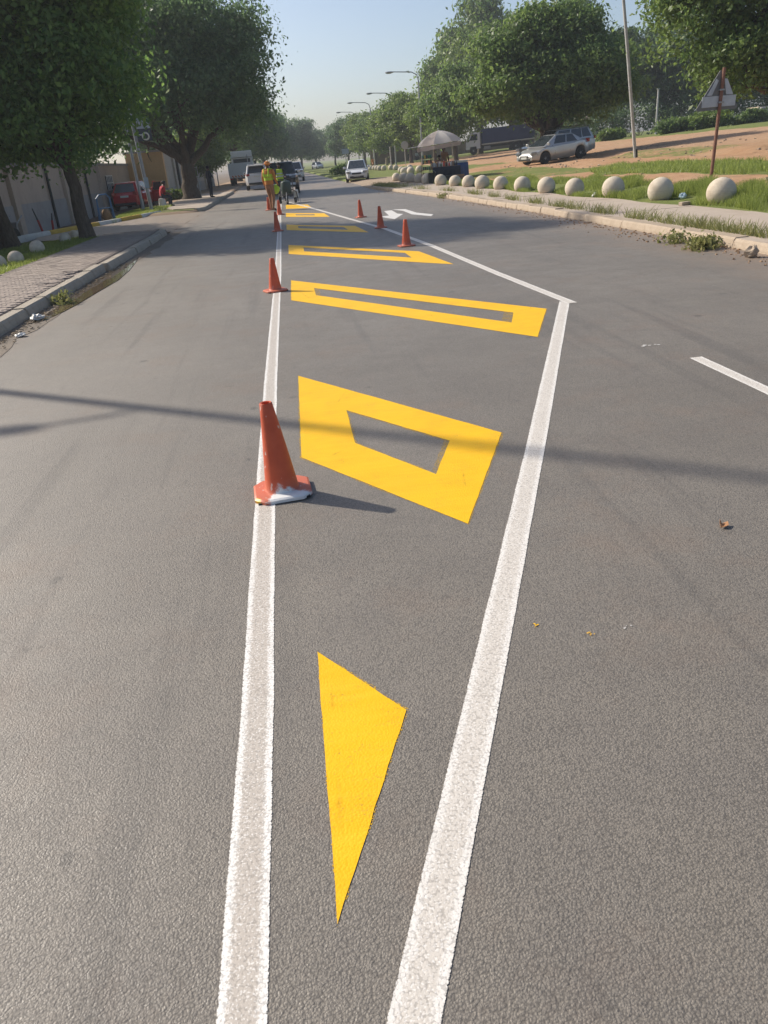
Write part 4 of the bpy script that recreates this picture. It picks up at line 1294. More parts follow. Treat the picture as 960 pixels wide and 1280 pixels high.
MB().box((2.67, 0, .55), (.10, 1.45, .13), b=.03).build('bumper', M_['white_car'], bk)
MB().box((-1.75, 0, 1.13), (1.55, 1.5, .04)).build('load_bed', M_['dark'], bk)
car('white_hatchback', 'small white hatchback coming past the far kerb on sandy ground', 'car', 5.75, 64.3, R(-97), HATCH, 'white_car', z=.0)
mz_ = car('silver_hatchback', 'silver hatchback parked under the broad field tree', 'car', 15.9, 48.2, R(-158), SEDAN, 'silver_car', z=tz(16.0, 47.9) + .0, tilt=(R(-.4), R(2.9)))
wg = car('silver_estate', 'silver estate car with roof rails half hidden by the silver hatchback', 'car', 17.35, 52.0, R(-166), dict(SUV, H=1.6, rim='steel'), 'silver_car', z=tz(17.35, 52.0) - .12, tilt=(R(-.4), R(2.6)))
for s in (1, -1): MB().tube([(.4, s * .62, 1.80), (0, s * .63, 1.87), (-1.6, s * .63, 1.86), (-1.9, s * .62, 1.80)], .022, 6).build('roof_rail', M_['chrome'], wg)
rc = car('red_hatchback', 'red hatchback with both front doors open by the wall', 'car', -9.0, 51.6, R(84), HATCH, 'red_car', z=tz(-9.0, 51.6))
for s in (1, -1):
    d = MB(); d.prism([(0, .30), (1.02, .30), (1.05, .88), (.85, .92), (.05, .92)], -.035, .035, 'Y')
    do = d.build('open_door', M_['red_car'], rc, loc=(1.05, s * .82, 0), rot=(0, 0, math.pi - s * R(62) if s > 0 else math.pi + R(62)))
    fr = MB(); fr.tube([(.05, 0, .92), (.25, 0, 1.42), (.95, 0, 1.38), (1.03, 0, .90)], .022, 6); fr.build('window_frame', M_['red_car'], do)
    MB().box((.55, 0, 1.15), (.72, .012, .42), taper=.8).build('door_glass', M_['glass'], do)
car('pale_blue_car', 'tiny pale blue car far off beside the far verge', 'car', 8.4, 196, R(-70), HATCH, 'blue_car')
car('white_parked_car', 'white car parked far beyond the field under trees', 'car', 37.6, 99.0, R(178), SEDAN, 'white_car')


def heavy_wheels(root, axles, w, r=.48):
    for ax in axles:
        for s in (1, -1): wheel(root, ax, s * (w / 2 - .17), r, .32, 'steel')


# cream drop-side truck with an over-cab hood, seen from behind
tr = empty('cream_truck', (-3.98, 88.2, tz(-3.95, 88) * 0), R(90), 'cream drop-side truck parked at the kerb, seen from behind', 'truck')
MB().box((.0, 0, .80), (7.2, .9, .26)).build('chassis', M_['dark'], tr)
bed = MB().box((-1.3, 0, 1.12), (4.9, 2.45, .14)).build('load_bed', M_['truck_white'], tr)
for (c, d) in (((-1.3, 1.2, 1.66), (4.9, .06, .95)), ((-1.3, -1.2, 1.66), (4.9, .06, .95)), ((-3.75, 0, 1.66), (.06, 2.44, .95))):
    MB().box(c, d, b=.012).build('side_board', M_['truck_white'], tr)
for zz in (1.45, 1.8): MB().box((-3.795, 0, zz), (.03, 2.4, .05)).build('board_rib', M_['truck_white'], tr)
MB().box((-3.72, 0, .93), (.10, 2.4, .26), b=.02).build('rear_bar', M_['truck_white'], tr)
M_['chevron'] = plain('orange_reflector', (.62, .17, .03), (.5, .12, .03), 10, .4)
for k in range(7):
    ch = MB(); y0 = -1.02 + k * .29
    ch.prism([(y0, .84), (y0 + .14, .84), (y0 + .26, 1.02), (y0 + .12, 1.02)], -3.80, -3.775, 'X')
    ch.build('chevron_mark', M_['chevron'], tr)
cabp = MB(); cabp.prism([(1.25, .75), (1.25, 2.62), (1.5, 2.72), (2.6, 2.68), (3.15, 1.75), (3.3, 1.65), (3.35, .7)], -1.12, 1.12, 'Y')
cb = cabp.build('cab', M_['truck_white'], tr)
hood = MB(); hood.prism([(1.15, 2.70), (1.3, 3.18), (1.75, 3.28), (2.3, 3.05), (2.55, 2.70)], -1.08, 1.08, 'Y'); hood.build('roof_hood', M_['truck_white'], cb)
MB().box((1.24, 0, 2.22), (.03, 1.75, .62)).build('rear_window', M_['glass'], cb)
for s in (1, -1):
    MB().box((2.2, s * 1.125, 2.15), (.95, .02, .6)).build('side_window', M_['glass'], cb)
    MB().box((2.95, s * 1.30, 2.1), (.10, .22, .4), b=.03).build('mirror', M_['dark'], tr)
    MB().box((-3.80, s * 1.0, .72), (.06, .34, .14)).build('tail_light', M_['red_lamp'], tr)
    MB().box((-3.35, s * .95, .62), (.02, .5, .5)).build('mud_flap', M_['black'], tr)
heavy_wheels(tr, (2.35, -2.3), 2.4)
MB().tube([(1.1, -.6, 1.2), (1.1, -.6, 2.9)], .05, 8).build('exhaust', M_['steel'], tr)

# blue tarpaulin truck across the field
bt = empty('blue_truck', T(29.3, 113.0), R(166), 'white cabbed truck with a dark blue covered body beyond the field tree', 'truck')
bt.rotation_euler = (0, R(1.9), R(166))
MB().box((-.8, 0, .86), (8.4, .9, .28)).build('chassis', M_['dark'], bt)
bodyb = MB(); bodyb.box((-1.6, 0, 2.12), (7.0, 2.45, 1.76), b=.10); bodyo = bodyb.build('covered_body', M_['tarp_blue'], bt)
for k in range(6): MB().box((-4.8 + k * 1.28, 0, 2.12), (.06, 2.48, 1.78)).build('cover_rib', M_['tarp_blue'], bodyo)
MB().box((-1.6, 0, 1.16), (7.05, 2.48, .12)).build('load_floor', M_['truck_white'], bt)
cp = MB(); cp.prism([(2.1, .72), (2.1, 2.75), (3.25, 2.72), (3.75, 1.85), (4.0, 1.55), (4.05, .70), (3.55, .70), (3.5, 1.0), (2.65, 1.0), (2.6, .72)], -1.15, 1.15, 'Y')
cbo = cp.build('cab', M_['white_car'], bt)
for s in (1, -1):
    sw = MB(); sw.prism([(2.45, 1.75), (2.45, 2.5), (3.15, 2.48), (3.52, 1.80)], s * 1.155 - .01, s * 1.155 + .01, 'Y'); sw.build('side_window', M_['glass'], cbo)
    MB().box((3.75, s * 1.3, 2.1), (.1, .2, .42), b=.03).build('mirror', M_['dark'], bt)
    MB().box((4.06, s * .85, .95), (.05, .4, .22)).build('headlight', M_['head_lamp'], bt)
ws = MB(); ws.add([(3.29, 1.0, 2.66), (3.29, -1.0, 2.66), (3.76, -1.05, 1.88), (3.76, 1.05, 1.88), (3.32, 1.0, 2.67), (3.32, -1.0, 2.67), (3.79, -1.05, 1.89), (3.79, 1.05, 1.89)], [(0, 1, 2, 3), (4, 7, 6, 5), (0, 4, 5, 1), (1, 5, 6, 2), (2, 6, 7, 3), (3, 7, 4, 0)])
ws.build('windscreen', M_['glass'], cbo)
MB().box((4.08, 0, .62), (.14, 2.2, .24), b=.03).build('bumper', M_['dark'], bt)
heavy_wheels(bt, (3.05, -2.6, -3.7), 2.4, .5)
MB().tube([(2.0, .9, 1.2), (2.0, .9, 3.2)], .05, 8).build('exhaust', M_['steel'], bt)
MB().box((1.2, 1.05, .7), (.9, .35, .4), b=.05).build('fuel_tank', M_['steel'], bt)

# ================================================================ PEOPLE
M_['skin'] = plain('brown_skin', (.13, .07, .045), (.10, .052, .034), 20, .5)
M_['hair'] = plain('black_hair', (.012, .011, .010), (.02, .018, .016), 60, .8, .5, 120)
M_['eye'] = plain('eye_white', (.6, .58, .55), (.55, .53, .5), 40, .3)
M_['orange_cloth'] = plain('orange_overall', (.62, .25, .06), (.5, .19, .05), 9, .85, .5, 30, bdist=.02)
M_['faded_orange'] = plain('faded_orange_trousers', (.38, .19, .10), (.30, .145, .08), 9, .9, .5, 30, bdist=.02)
M_['lime'] = plain('lime_high_visibility_cloth', (.52, .72, .06), (.44, .60, .05), 9, .8, .4, 30)
M_['silver_tape'] = plain('silver_reflective_tape', (.6, .62, .62), (.5, .5, .5), 20, .4)
M_['dark_cloth'] = plain('dark_navy_cloth', (.022, .026, .04), (.035, .038, .05), 10, .9, .5, 30)
M_['black_cloth'] = plain('black_cloth', (.015, .015, .016), (.03, .03, .03), 10, .9, .5, 30)
M_['red_cloth'] = plain('red_shirt_cloth', (.45, .03, .045), (.36, .025, .035), 10, .9, .5, 30)
M_['brown_cloth'] = plain('brown_cloth', (.22, .13, .08), (.17, .10, .065), 10, .9, .5, 30)
M_['white_cloth'] = plain('white_cloth', (.62, .62, .60), (.5, .5, .48), 10, .9, .5, 30)
M_['shoe'] = plain('dark_shoe', (.03, .025, .022), (.06, .045, .035), 20, .6)

STAND = dict(pelvis=(0, 0, .93), spine=(0, .0, 1.12), chest=(0, 0, 1.33), neck=(0, -.005, 1.47), head=(0, .015, 1.59), crown=(0, .01, 1.67), nose=(0, .105, 1.585),
             shR=(.19, 0, 1.405), elR=(.25, -.03, 1.13), wrR=(.26, .05, .90), haR=(.255, .085, .83), shL=(-.19, 0, 1.405), elL=(-.25, -.03, 1.13), wrL=(-.26, .05, .90), haL=(-.255, .085, .83),
             hiR=(.095, 0, .88), knR=(.105, .02, .49), anR=(.11, -.02, .09), toR=(.135, .15, .035), hiL=(-.095, 0, .88), knL=(-.105, .02, .49), anL=(-.11, -.02, .09), toL=(-.135, .15, .035))
SIT = dict(STAND, pelvis=(0, 0, .53), spine=(0, .02, .70), chest=(0, .06, .90), neck=(0, .08, 1.04), head=(0, .11, 1.16), crown=(0, .105, 1.24), nose=(0, .20, 1.15),
           shR=(.19, .07, .975), elR=(.25, .14, .72), wrR=(.16, .36, .62), haR=(.13, .43, .60), shL=(-.19, .07, .975), elL=(-.25, .14, .72), wrL=(-.16, .36, .62), haL=(-.13, .43, .60),
           hiR=(.10, .05, .50), knR=(.14, .44, .50), anR=(.14, .42, .09), toR=(.16, .59, .035), hiL=(-.10, .05, .50), knL=(-.14, .44, .50), anL=(-.14, .42, .09), toL=(-.16, .59, .035))
RADS = dict(pelvis=(.145, .11), spine=(.135, .10), chest=(.155, .11), neck=(.058, .06), head=(.082, .098), crown=(.07, .08), nose=(.016, .016), sh=(.068, .068), el=(.046, .046), wr=(.032, .03), ha=(.04, .022),
            hi=(.095, .10), kn=(.062, .066), an=(.045, .05), to=(.042, .034))


def person(label, loc, rz, pose, cloth, scale=1.0, over=None, bulk=1.0):
    """one continuous figure grown round a jointed skeleton; cloth: dict of zone -> material"""
    J = dict(pose); J.update(over or {})
    root = empty('person', loc, rz, label, 'person'); root.scale = (scale,) * 3
    names = list(J.keys())
    E = [('pelvis', 'spine', 'shirt'), ('spine', 'chest', 'shirt'), ('chest', 'neck', 'shirt'), ('neck', 'head', 'skin'), ('head', 'crown', 'skin'), ('head', 'nose', 'skin')]
    for s in 'RL':
        E += [('chest', 'sh' + s, 'shirt'), ('sh' + s, 'el' + s, 'shirt'), ('el' + s, 'wr' + s, 'sleeve'), ('wr' + s, 'ha' + s, 'skin'),
              ('pelvis', 'hi' + s, 'legs'), ('hi' + s, 'kn' + s, 'legs'), ('kn' + s, 'an' + s, 'legs'), ('an' + s, 'to' + s, 'shoe')]
    V = {k: Vector(J[k]) for k in names}
    rad = {k: RADS.get(k) or RADS[k[:2]] for k in names}
    # five fingers on each hand, unequal and curled
    for s in 'RL':
        h = V['ha' + s]; d = (h - V['wr' + s]).normalized(); sg = 1 if s == 'R' else -1
        side = d.cross(Vector((0, 0, 1)))
        side = (Vector((0, 1, 0)) if side.length < .3 else side.normalized())
        curl = Vector((-sg, 0, 0)) - d * (-sg * d.x); curl.normalize()
        for i, (o, ln) in enumerate([(-.03, .062), (-.01, .072), (.01, .068), (.03, .052)]):
            a, b = 'f%s%da' % (s, i), 'f%s%db' % (s, i)
            V[a] = h + side * o + d * (.03 + ln * .45); V[b] = h + side * o * 1.1 + d * (.03 + ln * .8) + curl * ln * .45
            E += [('ha' + s, a, 'skin'), (a, b, 'skin')]; rad[a] = (.0095, .0095); rad[b] = (.0078, .0078)
        a, b = 'f%sta' % s, 'f%stb' % s
        V[a] = h + side * -.05 - d * .005; V[b] = h + side * -.06 + d * .035 + curl * .015
        E += [('ha' + s, a, 'skin'), (a, b, 'skin')]; rad[a] = (.011, .011); rad[b] = (.009, .009)
    names = list(V.keys()); ix = {k: i for i, k in enumerate(names)}
    me = bpy.data.meshes.new('body'); me.from_pydata([V[k] for k in names], [(ix[a], ix[b]) for a, b, _ in E], [])
    tmp = bpy.data.objects.new('tmp_body', me); COL.objects.link(tmp)
    tmp.modifiers.new('skin', 'SKIN')
    for k in names:
        sv = me.skin_vertices[0].data[ix[k]]
        f = bulk if k in ('pelvis', 'spine', 'chest', 'shR', 'shL', 'hiR', 'hiL', 'knR', 'knL', 'elR', 'elL') else 1
        sv.radius = (rad[k][0] * f, rad[k][1] * f); sv.use_root = (k == 'pelvis')
    ss = tmp.modifiers.new('sub', 'SUBSURF'); ss.levels = 1
    bpy.context.view_layer.update()
    ev = tmp.evaluated_get(bpy.context.evaluated_depsgraph_get())
    bm_ = bpy.data.meshes.new_from_object(ev)
    bpy.data.objects.remove(tmp)
    zones = ['skin', 'shirt', 'sleeve', 'legs', 'shoe']
    bm_.materials.clear()
    for zn in zones: bm_.materials.append(M_[cloth.get(zn, cloth['shirt'] if zn == 'sleeve' else 'skin')])
    segs = [(V[a], V[b] - V[a], zones.index(c)) for a, b, c in E]
    for p in bm_.polygons:
        best = 9; mi = 0
        for a, d, c in segs:
            t = max(0, min(1, (p.center - a).dot(d) / max(d.length_squared, 1e-9)))
            q = (p.center - a - d * t).length
            if c == 3: q -= .03
            if q < best: best = q; mi = c
        p.material_index = mi; p.use_smooth = True
    body = link('body', bm_, None, root)
    hd = V['head']; nz = (V['nose'] - hd).normalized(); sd = nz.cross(Vector((0, 0, 1))).normalized(); upv = sd.cross(nz)
    for s in (1, -1):
        MB().ball(hd + nz * .085 + sd * s * .032 + upv * .02, .010, 8, 6).build('eye', M_['eye'], root, True)
        MB().ball(hd + sd * s * .088 - upv * .005, (.014, .02, .03), 8, 6).build('ear', M_['skin'], root, True)
    MB().ball(hd + nz * .083 - upv * .052, (.026, .012, .007), 8, 6).build('mouth', M_['red_lamp'] if False else M_['skin'], root, True)
    hat = cloth.get('hat')
    c = V['crown']
    if hat:
        h = MB(); cc = hd.lerp(c, .75)
        h.ball(cc, (.112, .118, .085), 14, 8); h.lathe([(.17, .0), (.175, .012), (.10, .02)], 16, (cc.x, cc.y, cc.z - .02))
        h.build('hat', M_[hat], root, True)
    else:
        MB().ball(hd.lerp(c, .55) - nz * .016 + upv * .012, (.098, .104, .092), 14, 8).build('hair', M_['hair'], root, True)
    return root, V


def vest(root, V, mat, tapes=True, tape='silver_tape'):
    """sleeveless high-visibility vest as a shell round the trunk"""
    mb = MB(); rings = []
    lv = [(V['pelvis'], .175, .145), (V['spine'], .175, .14), (V['chest'] - Vector((0, 0, .03)), .195, .15), (V['chest'] + Vector((0, 0, .085)), .175, .125), (V['neck'] - Vector((0, 0, .035)), .10, .09)]
    seg = 16
    vs = []; fs = []
    for c, a, b in lv:
        for k in range(seg):
            t = 2 * math.pi * k / seg
            vs.append((c.x + a * math.cos(t), c.y + b * math.sin(t), c.z))
    for i in range(len(lv) - 1):
        for k in range(seg):
            l = (k + 1) % seg; fs.append((i * seg + k, i * seg + l, (i + 1) * seg + l, (i + 1) * seg + k))
    mb.add(vs, fs); o = mb.build('vest', M_[mat], root, True)
    if tapes:
        for c, a, b in ((V['spine'], .180, .145), (V['spine'].lerp(V['chest'], .55), .19, .15)):
            tp = MB(); tp.lathe([(1, -.025 if tape != 'lime' else -.05), (1, .025 if tape != 'lime' else .05)], 16)
            tp.v = [(c.x + x * (a + .004), c.y + y * (b + .004), c.z + z) for x, y, z in tp.v]; tp.f = tp.f[:-2]
            tp.build('reflective_tape', M_[tape], o, True)
    return o


# worker in orange walking beside the line, looking towards the machine
w1, V1 = person('worker in orange overalls and hat carrying a lime bag by the cones', (-.53, 32.5, .006), R(-35), STAND, dict(shirt='orange_cloth', legs='faded_orange', shoe='shoe', hat='orange_cloth'), 1.03,
                dict(shR=(.20, .03, 1.405), elR=(.27, .02, 1.13), wrR=(.28, .14, .92), haR=(.28, .18, .86), head=(0, .03, 1.585), nose=(0, .118, 1.57), crown=(0, .03, 1.665), anL=(-.10, .10, .09), toL=(-.12, .27, .035), knL=(-.10, .10, .50), anR=(.11, -.10, .09), toR=(.13, .07, .035)), 1.12)
vest(w1, V1, 'orange_cloth', tape='lime')
for s in (1, -1): MB().tube([V1['chest'] + Vector((s * .11, .145, -.12)), V1['chest'] + Vector((s * .11, .09, .12)), V1['chest'] + Vector((s * .10, -.08, .13)), V1['chest'] + Vector((s * .11, -.15, -.12))], .028, 6).build('shoulder_tape', M_['lime'], w1, True)
bag = MB(); bag.ball((0, 0, 0), (.15, .13, .17), 14, 10); bag.v = [(x + .02 * math.sin(9 * z), y + .02 * math.cos(11 * x), z * (1.1 if z < 0 else 1)) for x, y, z in bag.v]
bag = bag.build('lime_bag', M_['lime'], None, True); bag.location = (-.30, 32.52, .78)
tag(bag, 'lime green cloth bag hanging from the orange worker\'s hand', 'bag')
# operator walking behind the machine
w2, V2 = person('worker in dark clothes and lime vest walking behind the marking machine', (-.12, 40.6, .006), R(-175), STAND, dict(shirt='black_cloth', legs='dark_cloth', shoe='shoe'), 1.0,
                dict(elR=(.24, .16, 1.16), wrR=(.22, .40, 1.08), haR=(.22, .47, 1.07), elL=(-.24, .16, 1.16), wrL=(-.22, .40, 1.08), haL=(-.22, .47, 1.07)), 1.1)
vest(w2, V2, 'lime')
person('man in dark clothes standing by the big tree trunk', (-4.35, 51.0, .145), R(-60), STAND, dict(shirt='dark_cloth', legs='dark_cloth', shoe='shoe'), 1.02,
       dict(elR=(.26, .08, 1.14), wrR=(.12, .22, 1.10), haR=(.06, .25, 1.11)), 1.08)
seat = MB(); seat.lathe([(.19, 0), (.205, .02), (.165, .40), (.175, .42), (.15, .43)], 18); seat = seat.build('upturned_bucket', M_['white_cloth'], None, True); seat.location = (-6.25, 43.6, tz(-6.25, 43.6))
tag(seat, 'upturned white bucket under the man in red', 'bucket')
person('man in red shirt sitting on a bucket near the poles', (-6.25, 43.6, tz(-6.25, 43.6)), R(-62), SIT, dict(shirt='red_cloth', legs='dark_cloth', shoe='shoe', sleeve='skin'), 1.0,
       dict(chest=(0, .13, .88), neck=(0, .20, 1.00), head=(0, .25, 1.11), crown=(0, .25, 1.19), nose=(0, .34, 1.08), shR=(.19, .15, .95), shL=(-.19, .15, .95), wrR=(.12, .46, .60), haR=(.08, .52, .60), wrL=(-.12, .46, .60), haL=(-.08, .52, .60)), 1.1)


def crate(x, y, z, name, label, mat, d=(.42, .34, .36), rz=0, group=None, cat='crate'):
    t = empty(name, (x, y, z), rz, label, cat, group)
    for k in range(3):
        zz = d[2] * (.17 + k * .33)
        for s in (1, -1):
            MB().box((0, s * d[1] / 2, zz), (d[0], .02, d[2] * .24)).build('slat', M_[mat], t)
            MB().box((s * d[0] / 2, 0, zz), (.02, d[1] - .03, d[2] * .24)).build('slat', M_[mat], t)
    MB().box((0, 0, .015), (d[0] - .03, d[1] - .03, .02)).build('base', M_[mat], t)
    MB().box((0, 0, d[2] - .01), (d[0] + .02, d[1] + .02, .02)).build('rim', M_[mat], t)
    return t


# vendor under the parasol and people resting on the far verge
person('stall keeper in brown sitting under the parasol', (8.55, 45.1, .14), R(150), SIT, dict(shirt='brown_cloth', legs='dark_cloth', shoe='shoe'), 1.0, None, 1.15)
crate(8.55, 45.1, tz(8.55, 45.1), 'crate', 'dark crate used as a seat by the stall keeper', 'dark', (.40, .36, .42))
person('woman in brown standing behind the stall by the parasol pole', (8.95, 45.9, tz(8.95, 45.9)), R(170), STAND, dict(shirt='brown_cloth', legs='brown_cloth', shoe='shoe', sleeve='skin'), .95, dict(elR=(.25, .10, 1.15), wrR=(.15, .3, 1.12), haR=(.1, .36, 1.12)), 1.15)
person('person in black sitting on the far grass by the round sign', (20.4, 133, tz(20.4, 133)), R(160), SIT, dict(shirt='black_cloth', legs='black_cloth', shoe='shoe'), 1.0, None, 1.2)
crate(20.4, 133, tz(20.4, 133), 'crate', 'dark crate under the person in black', 'dark', (.40, .36, .42))
person('person in white sitting on the far grass beside the one in black', (21.5, 133, tz(21.5, 133)), R(200), SIT, dict(shirt='white_cloth', legs='black_cloth', shoe='shoe'), 1.0, None, 1.2)
crate(21.5, 133, tz(21.5, 133), 'crate', 'dark crate under the person in white', 'dark', (.40, .36, .42))
person('person in orange sitting by the end of the far cement balls', (13.0, 119, tz(13, 119)), R(190), SIT, dict(shirt='orange_cloth', legs='faded_orange', shoe='shoe'), 1.0, None, 1.2)
crate(13.0, 119, tz(13, 119), 'crate', 'tan crate under the person in orange', 'sack', (.40, .36, .42))

# ================================================================ CONES
def cone(x, y, rz, label, h=.49, mat='cone', tilt=(0, 0), seed=0):
    t = empty('traffic_cone', (x, y, .0045), rz, label, 'traffic cone', 'orange cones along the island')
    t.rotation_euler = (tilt[0], tilt[1], rz)
    k = h / .49
    r1, r0 = .088, .033
    prof = [(r1 + .018, .018), (r1 + .006, .028), (r1, .045)]
    for i in range(1, 9): prof.append((r1 + (r0 - r1) * i / 8, .045 + (h - .05) * i / 8))
    prof += [(r0 - .004, h), (r0 - .011, h - .002), (r0 - .012, h - .03)]
    mb = MB().lathe(prof, 28)
    rn = random.Random(seed)
    a, b = rn.uniform(-.012, .012), rn.uniform(-.012, .012)
    mb.v = [(px + a * (pz / h) ** 2, py + b * (pz / h) ** 2, pz) for px, py, pz in mb.v]
    body = mb.build('cone_body', M_[mat], t, True, 50)
    bs = MB(); s = .152; c = .05; zz = [(0, s), (.016, s), (.024, s - .010), (.027, s - .05)]
    rings = []
    for z, q in zz:
        cc = c * q / s
        rings.append([(q - cc, -q), (q, -q + cc), (q, q - cc), (q - cc, q), (-q + cc, q), (-q, q - cc), (-q, -q + cc), (-q + cc, -q)])
    vs = [(px, py, z) for (z, q), rr_ in zip(zz, rings) for px, py in rr_]; fs = []
    for i in range(len(zz) - 1):
        for j in range(8):
            l = (j + 1) % 8; fs.append((i * 8 + j, i * 8 + l, (i + 1) * 8 + l, (i + 1) * 8 + j))
    fs.append(tuple(range(8))[::-1]); fs.append(tuple(24 + j for j in range(8)))
    bs.add(vs, fs); bs.build('cone_base', M_[mat], t, True, 30)
    lip = MB(); lip.box((0, 0, .004), (s * 2 - .03, s * 2 - .03, .008)); lip.build('underside', M_['black'], t)
    return t


cone(-.205, 3.87, R(4), 'orange cone with white paint smeared over its base, on the long white line', .50, 'cone_smear', (0, R(-1.5)), 1)
cone(-.29, 11.25, R(20), 'orange cone on the long white line beside the longest yellow bar', .44, seed=2)
cone(-.30, 22.1, R(5), 'orange cone on the long white line, third from the smeared one', .49, seed=3)
cone(-.25, 29.6, R(30), 'orange cone just in front of the orange worker\'s feet', .49, seed=4)
cone(-.68, 33.4, R(0), 'orange cone partly hidden behind the orange worker\'s legs', .49, seed=5)
cone(2.2, 15.4, R(10), 'orange cone on the far island line by the pointed yellow bar', .48, seed=6)
cone(2.26, 20.1, R(-8), 'orange cone just outside the far island line by the arrow', .50, seed=7)
cone(2.17, 24.4, R(15), 'orange cone outside the island line, farthest along beside the arrow', .49, seed=8)

# ================================================================ CEMENT BALLS
bm_ball = []
for v in range(3):
    mb = MB().ball((0, 0, .20), .285 + .006 * v, 28, 18); rn = random.Random(v)
    ph = [rn.uniform(0, 6) for _ in range(3)]
    mb.v = [(x * (1 + .012 * math.sin(4 * z * 5 + ph[0])), y * (1 + .012 * math.sin(x * 9 + ph[1])), z) for x, y, z in mb.v]
    me = mb.mesh('cement_ball', True, 60); me.materials.append(M_['ball']); bm_ball.append(me)


def balls(pts, label, group, sc=1.0, sink=0.0):
    for k, (x, y) in enumerate(pts):
        o = bpy.data.objects.new('cement_ball', bm_ball[k % 3]); COL.objects.link(o)
        o.location = (x, y, tz(x, y) - sink + random.uniform(-.02, .02)); o.rotation_euler = (0, 0, random.uniform(0, 6.28)); s = sc * random.uniform(.96, 1.04); o.scale = (s, s, s)
        tag(o, label, 'bollard', group)
        yield o


bl = list(balls(BIG_BALLS, 'cement ball bollard in the row along the grassy right verge', 'row of cement balls along the right verge'))
bl[0]['label'] = 'cement ball bollard half overgrown by tall grass near the warning sign post'; bl[0].rotation_euler = (R(3), R(8), 1)
bl[0].scale = (1.12, 1.05, 1.02)
bl[1]['label'] = 'cement ball bollard next to the pale blue wrapper in the grass'
bl[3]['label'] = 'cement ball bollard standing just past the crushed white cup'
bl[10]['label'] = 'cement ball bollard right before the stall table, last of the long row'
list(balls([(7.21, 53.05), (7.25, 50.24), (7.29, 47.68), (7.49, 45.69), (7.43, 42.96)], 'grey cement ball in the shaded cluster next to the stall', 'cluster of balls next to the stall'))
list(balls([(10.2, 71.8), (10.2, 69), (10.13, 66.0), (10.74, 65.5), (11.6, 76), (9.72, 66.9), (9.85, 64)], 'cement ball in the loose group on the grass past the stall', 'loose group of balls past the stall'))
list(balls([(10.76, 101.6), (10.83, 98.5), (10.8, 95.5), (10.74, 92.4), (10.85, 89.4), (11.22, 86.4), (11.32, 83.4)], 'small cement ball in the far curved row on the verge', 'far row of balls on the verge'))
list(balls([(-6.25, 18.1), (-6.08, 18.75), (-6.36, 21.4), (-6.42, 24.4), (-6.9, 27.4)], 'weathered cement ball half sunk in the mown grass strip', 'balls in the left grass strip', .60, .03))

# ================================================================ POLES, SIGNS, LAMPS
def pole(name, x, y, h, r, label, mat='palepole', lean=(0, 0), cat='pole', z=None):
    t = empty(name, (x, y, tz(x, y) if z is None else z), 0, label, cat)
    MB().tube([(0, 0, -.3), (lean[0] * .5, lean[1] * .5, h * .5), (lean[0], lean[1], h)], [r, r * .9, r * .78], 12).build('shaft', M_[mat], t, True)
    return t


lp = pole('utility_pole', 18.1, 41.6, 9.6, .085, 'tall pale leaning pole with a black foot in the grass strip', 'palepole', (-1.45, 0))
MB().tube([(0, 0, -.1), (-.035, 0, .28)], [.091, .091], 12).build('black_foot', M_['black'], lp, True)
MB().box((-1.45, 0, 9.62), (.3, .12, .12), b=.02).build('cap', M_['steel'], lp)
wp = pole('white_post', 36.7, 80, 3.9, .10, 'short white post among the trees beyond the field', 'palepole')
MB().box((0, 0, 3.92), (.26, .26, .06), b=.015).build('cap', M_['steel'], wp)
# two leaning poles by the side road
p1 = pole('utility_pole', -7.05, 42.3, 6.2, .075, 'thin grey steel pole leaning beside a second one', 'steel', (-.10, 0))
MB().tube([(0, 0, 0), (-.005, 0, .5)], .085, 12).build('sleeve', M_['steel'], p1, True)
p2 = pole('sign_pole', -6.15, 39.2, 6.2, .085, 'thicker grey pole with a blue plate and a sign board', 'steel', (-.22, 0))
M_['blue_plate'] = plain('pale_blue_plate', (.34, .42, .52), (.28, .36, .46), 10, .4)
MB().box((.0, -.11, 1.25), (.20, .02, .45), b=.006).build('blue_plate', M_['blue_plate'], p2)
M_['board_dark'] = plain('dark_sign_face', (.045, .055, .075), (.06, .07, .09), 6, .5)
sb = MB(); sb.box((.32, -.10, 3.42), (.62, .03, .95), rz=.15, b=.008); sb = sb.build('sign_board', M_['board_dark'], p2)
MB().box((.32, -.125, 3.66), (.60, .02, .44), rz=.15).build('upper_panel', M_['signback'], sb)
ring = MB(); rp = [(math.cos(a) * .135 + .36, math.sin(a) * .135 + 3.13) for a in np.linspace(0, 2 * math.pi, 20)]
ring.tube([(px, -.15 + .15 * (px - .32), pz) for px, pz in rp], .034, 6); ring.tube([(.06, -.18, 3.2), (.28, -.15, 3.2)], .03, 6); ring.build('white_symbol', M_['plate'], sb)
# warning triangle seen from behind
ws_ = empty('warning_sign', (11.85, 22.16, tz(11.85, 22.16)), 0, 'grey back of a triangular warning sign on a rusty red post', 'road sign')
MB().tube([(0, 0, -.3), (.06, 0, 1.4), (.11, 0, 2.72)], .045, 10).build('post', M_['rust'], ws_, True)
tri = MB(); tri.prism([(-.52, 1.72), (.56, 1.72), (.60, 1.78), (.09, 2.66), (.03, 2.66), (-.56, 1.78)], .05, .07, 'Y'); tri = tri.build('sign_plate', M_['signrim'], ws_)
for q in ([(-.42, 1.80), (.52, 1.80), (.53, 2.06), (-.42, 2.06)],):
    b_ = MB(); b_.prism(q, .028, .046, 'Y'); b_.build('lower_panel', M_['signback'], tri)
for q in ([(-.30, 2.08), (-.16, 2.08), (.00, 2.42), (-.06, 2.47)], [(.24, 2.08), (.44, 2.08), (.24, 2.46), (.16, 2.46)]):
    b_ = MB(); b_.prism(q, .028, .046, 'Y'); b_.build('side_panel', M_['signback'], tri)
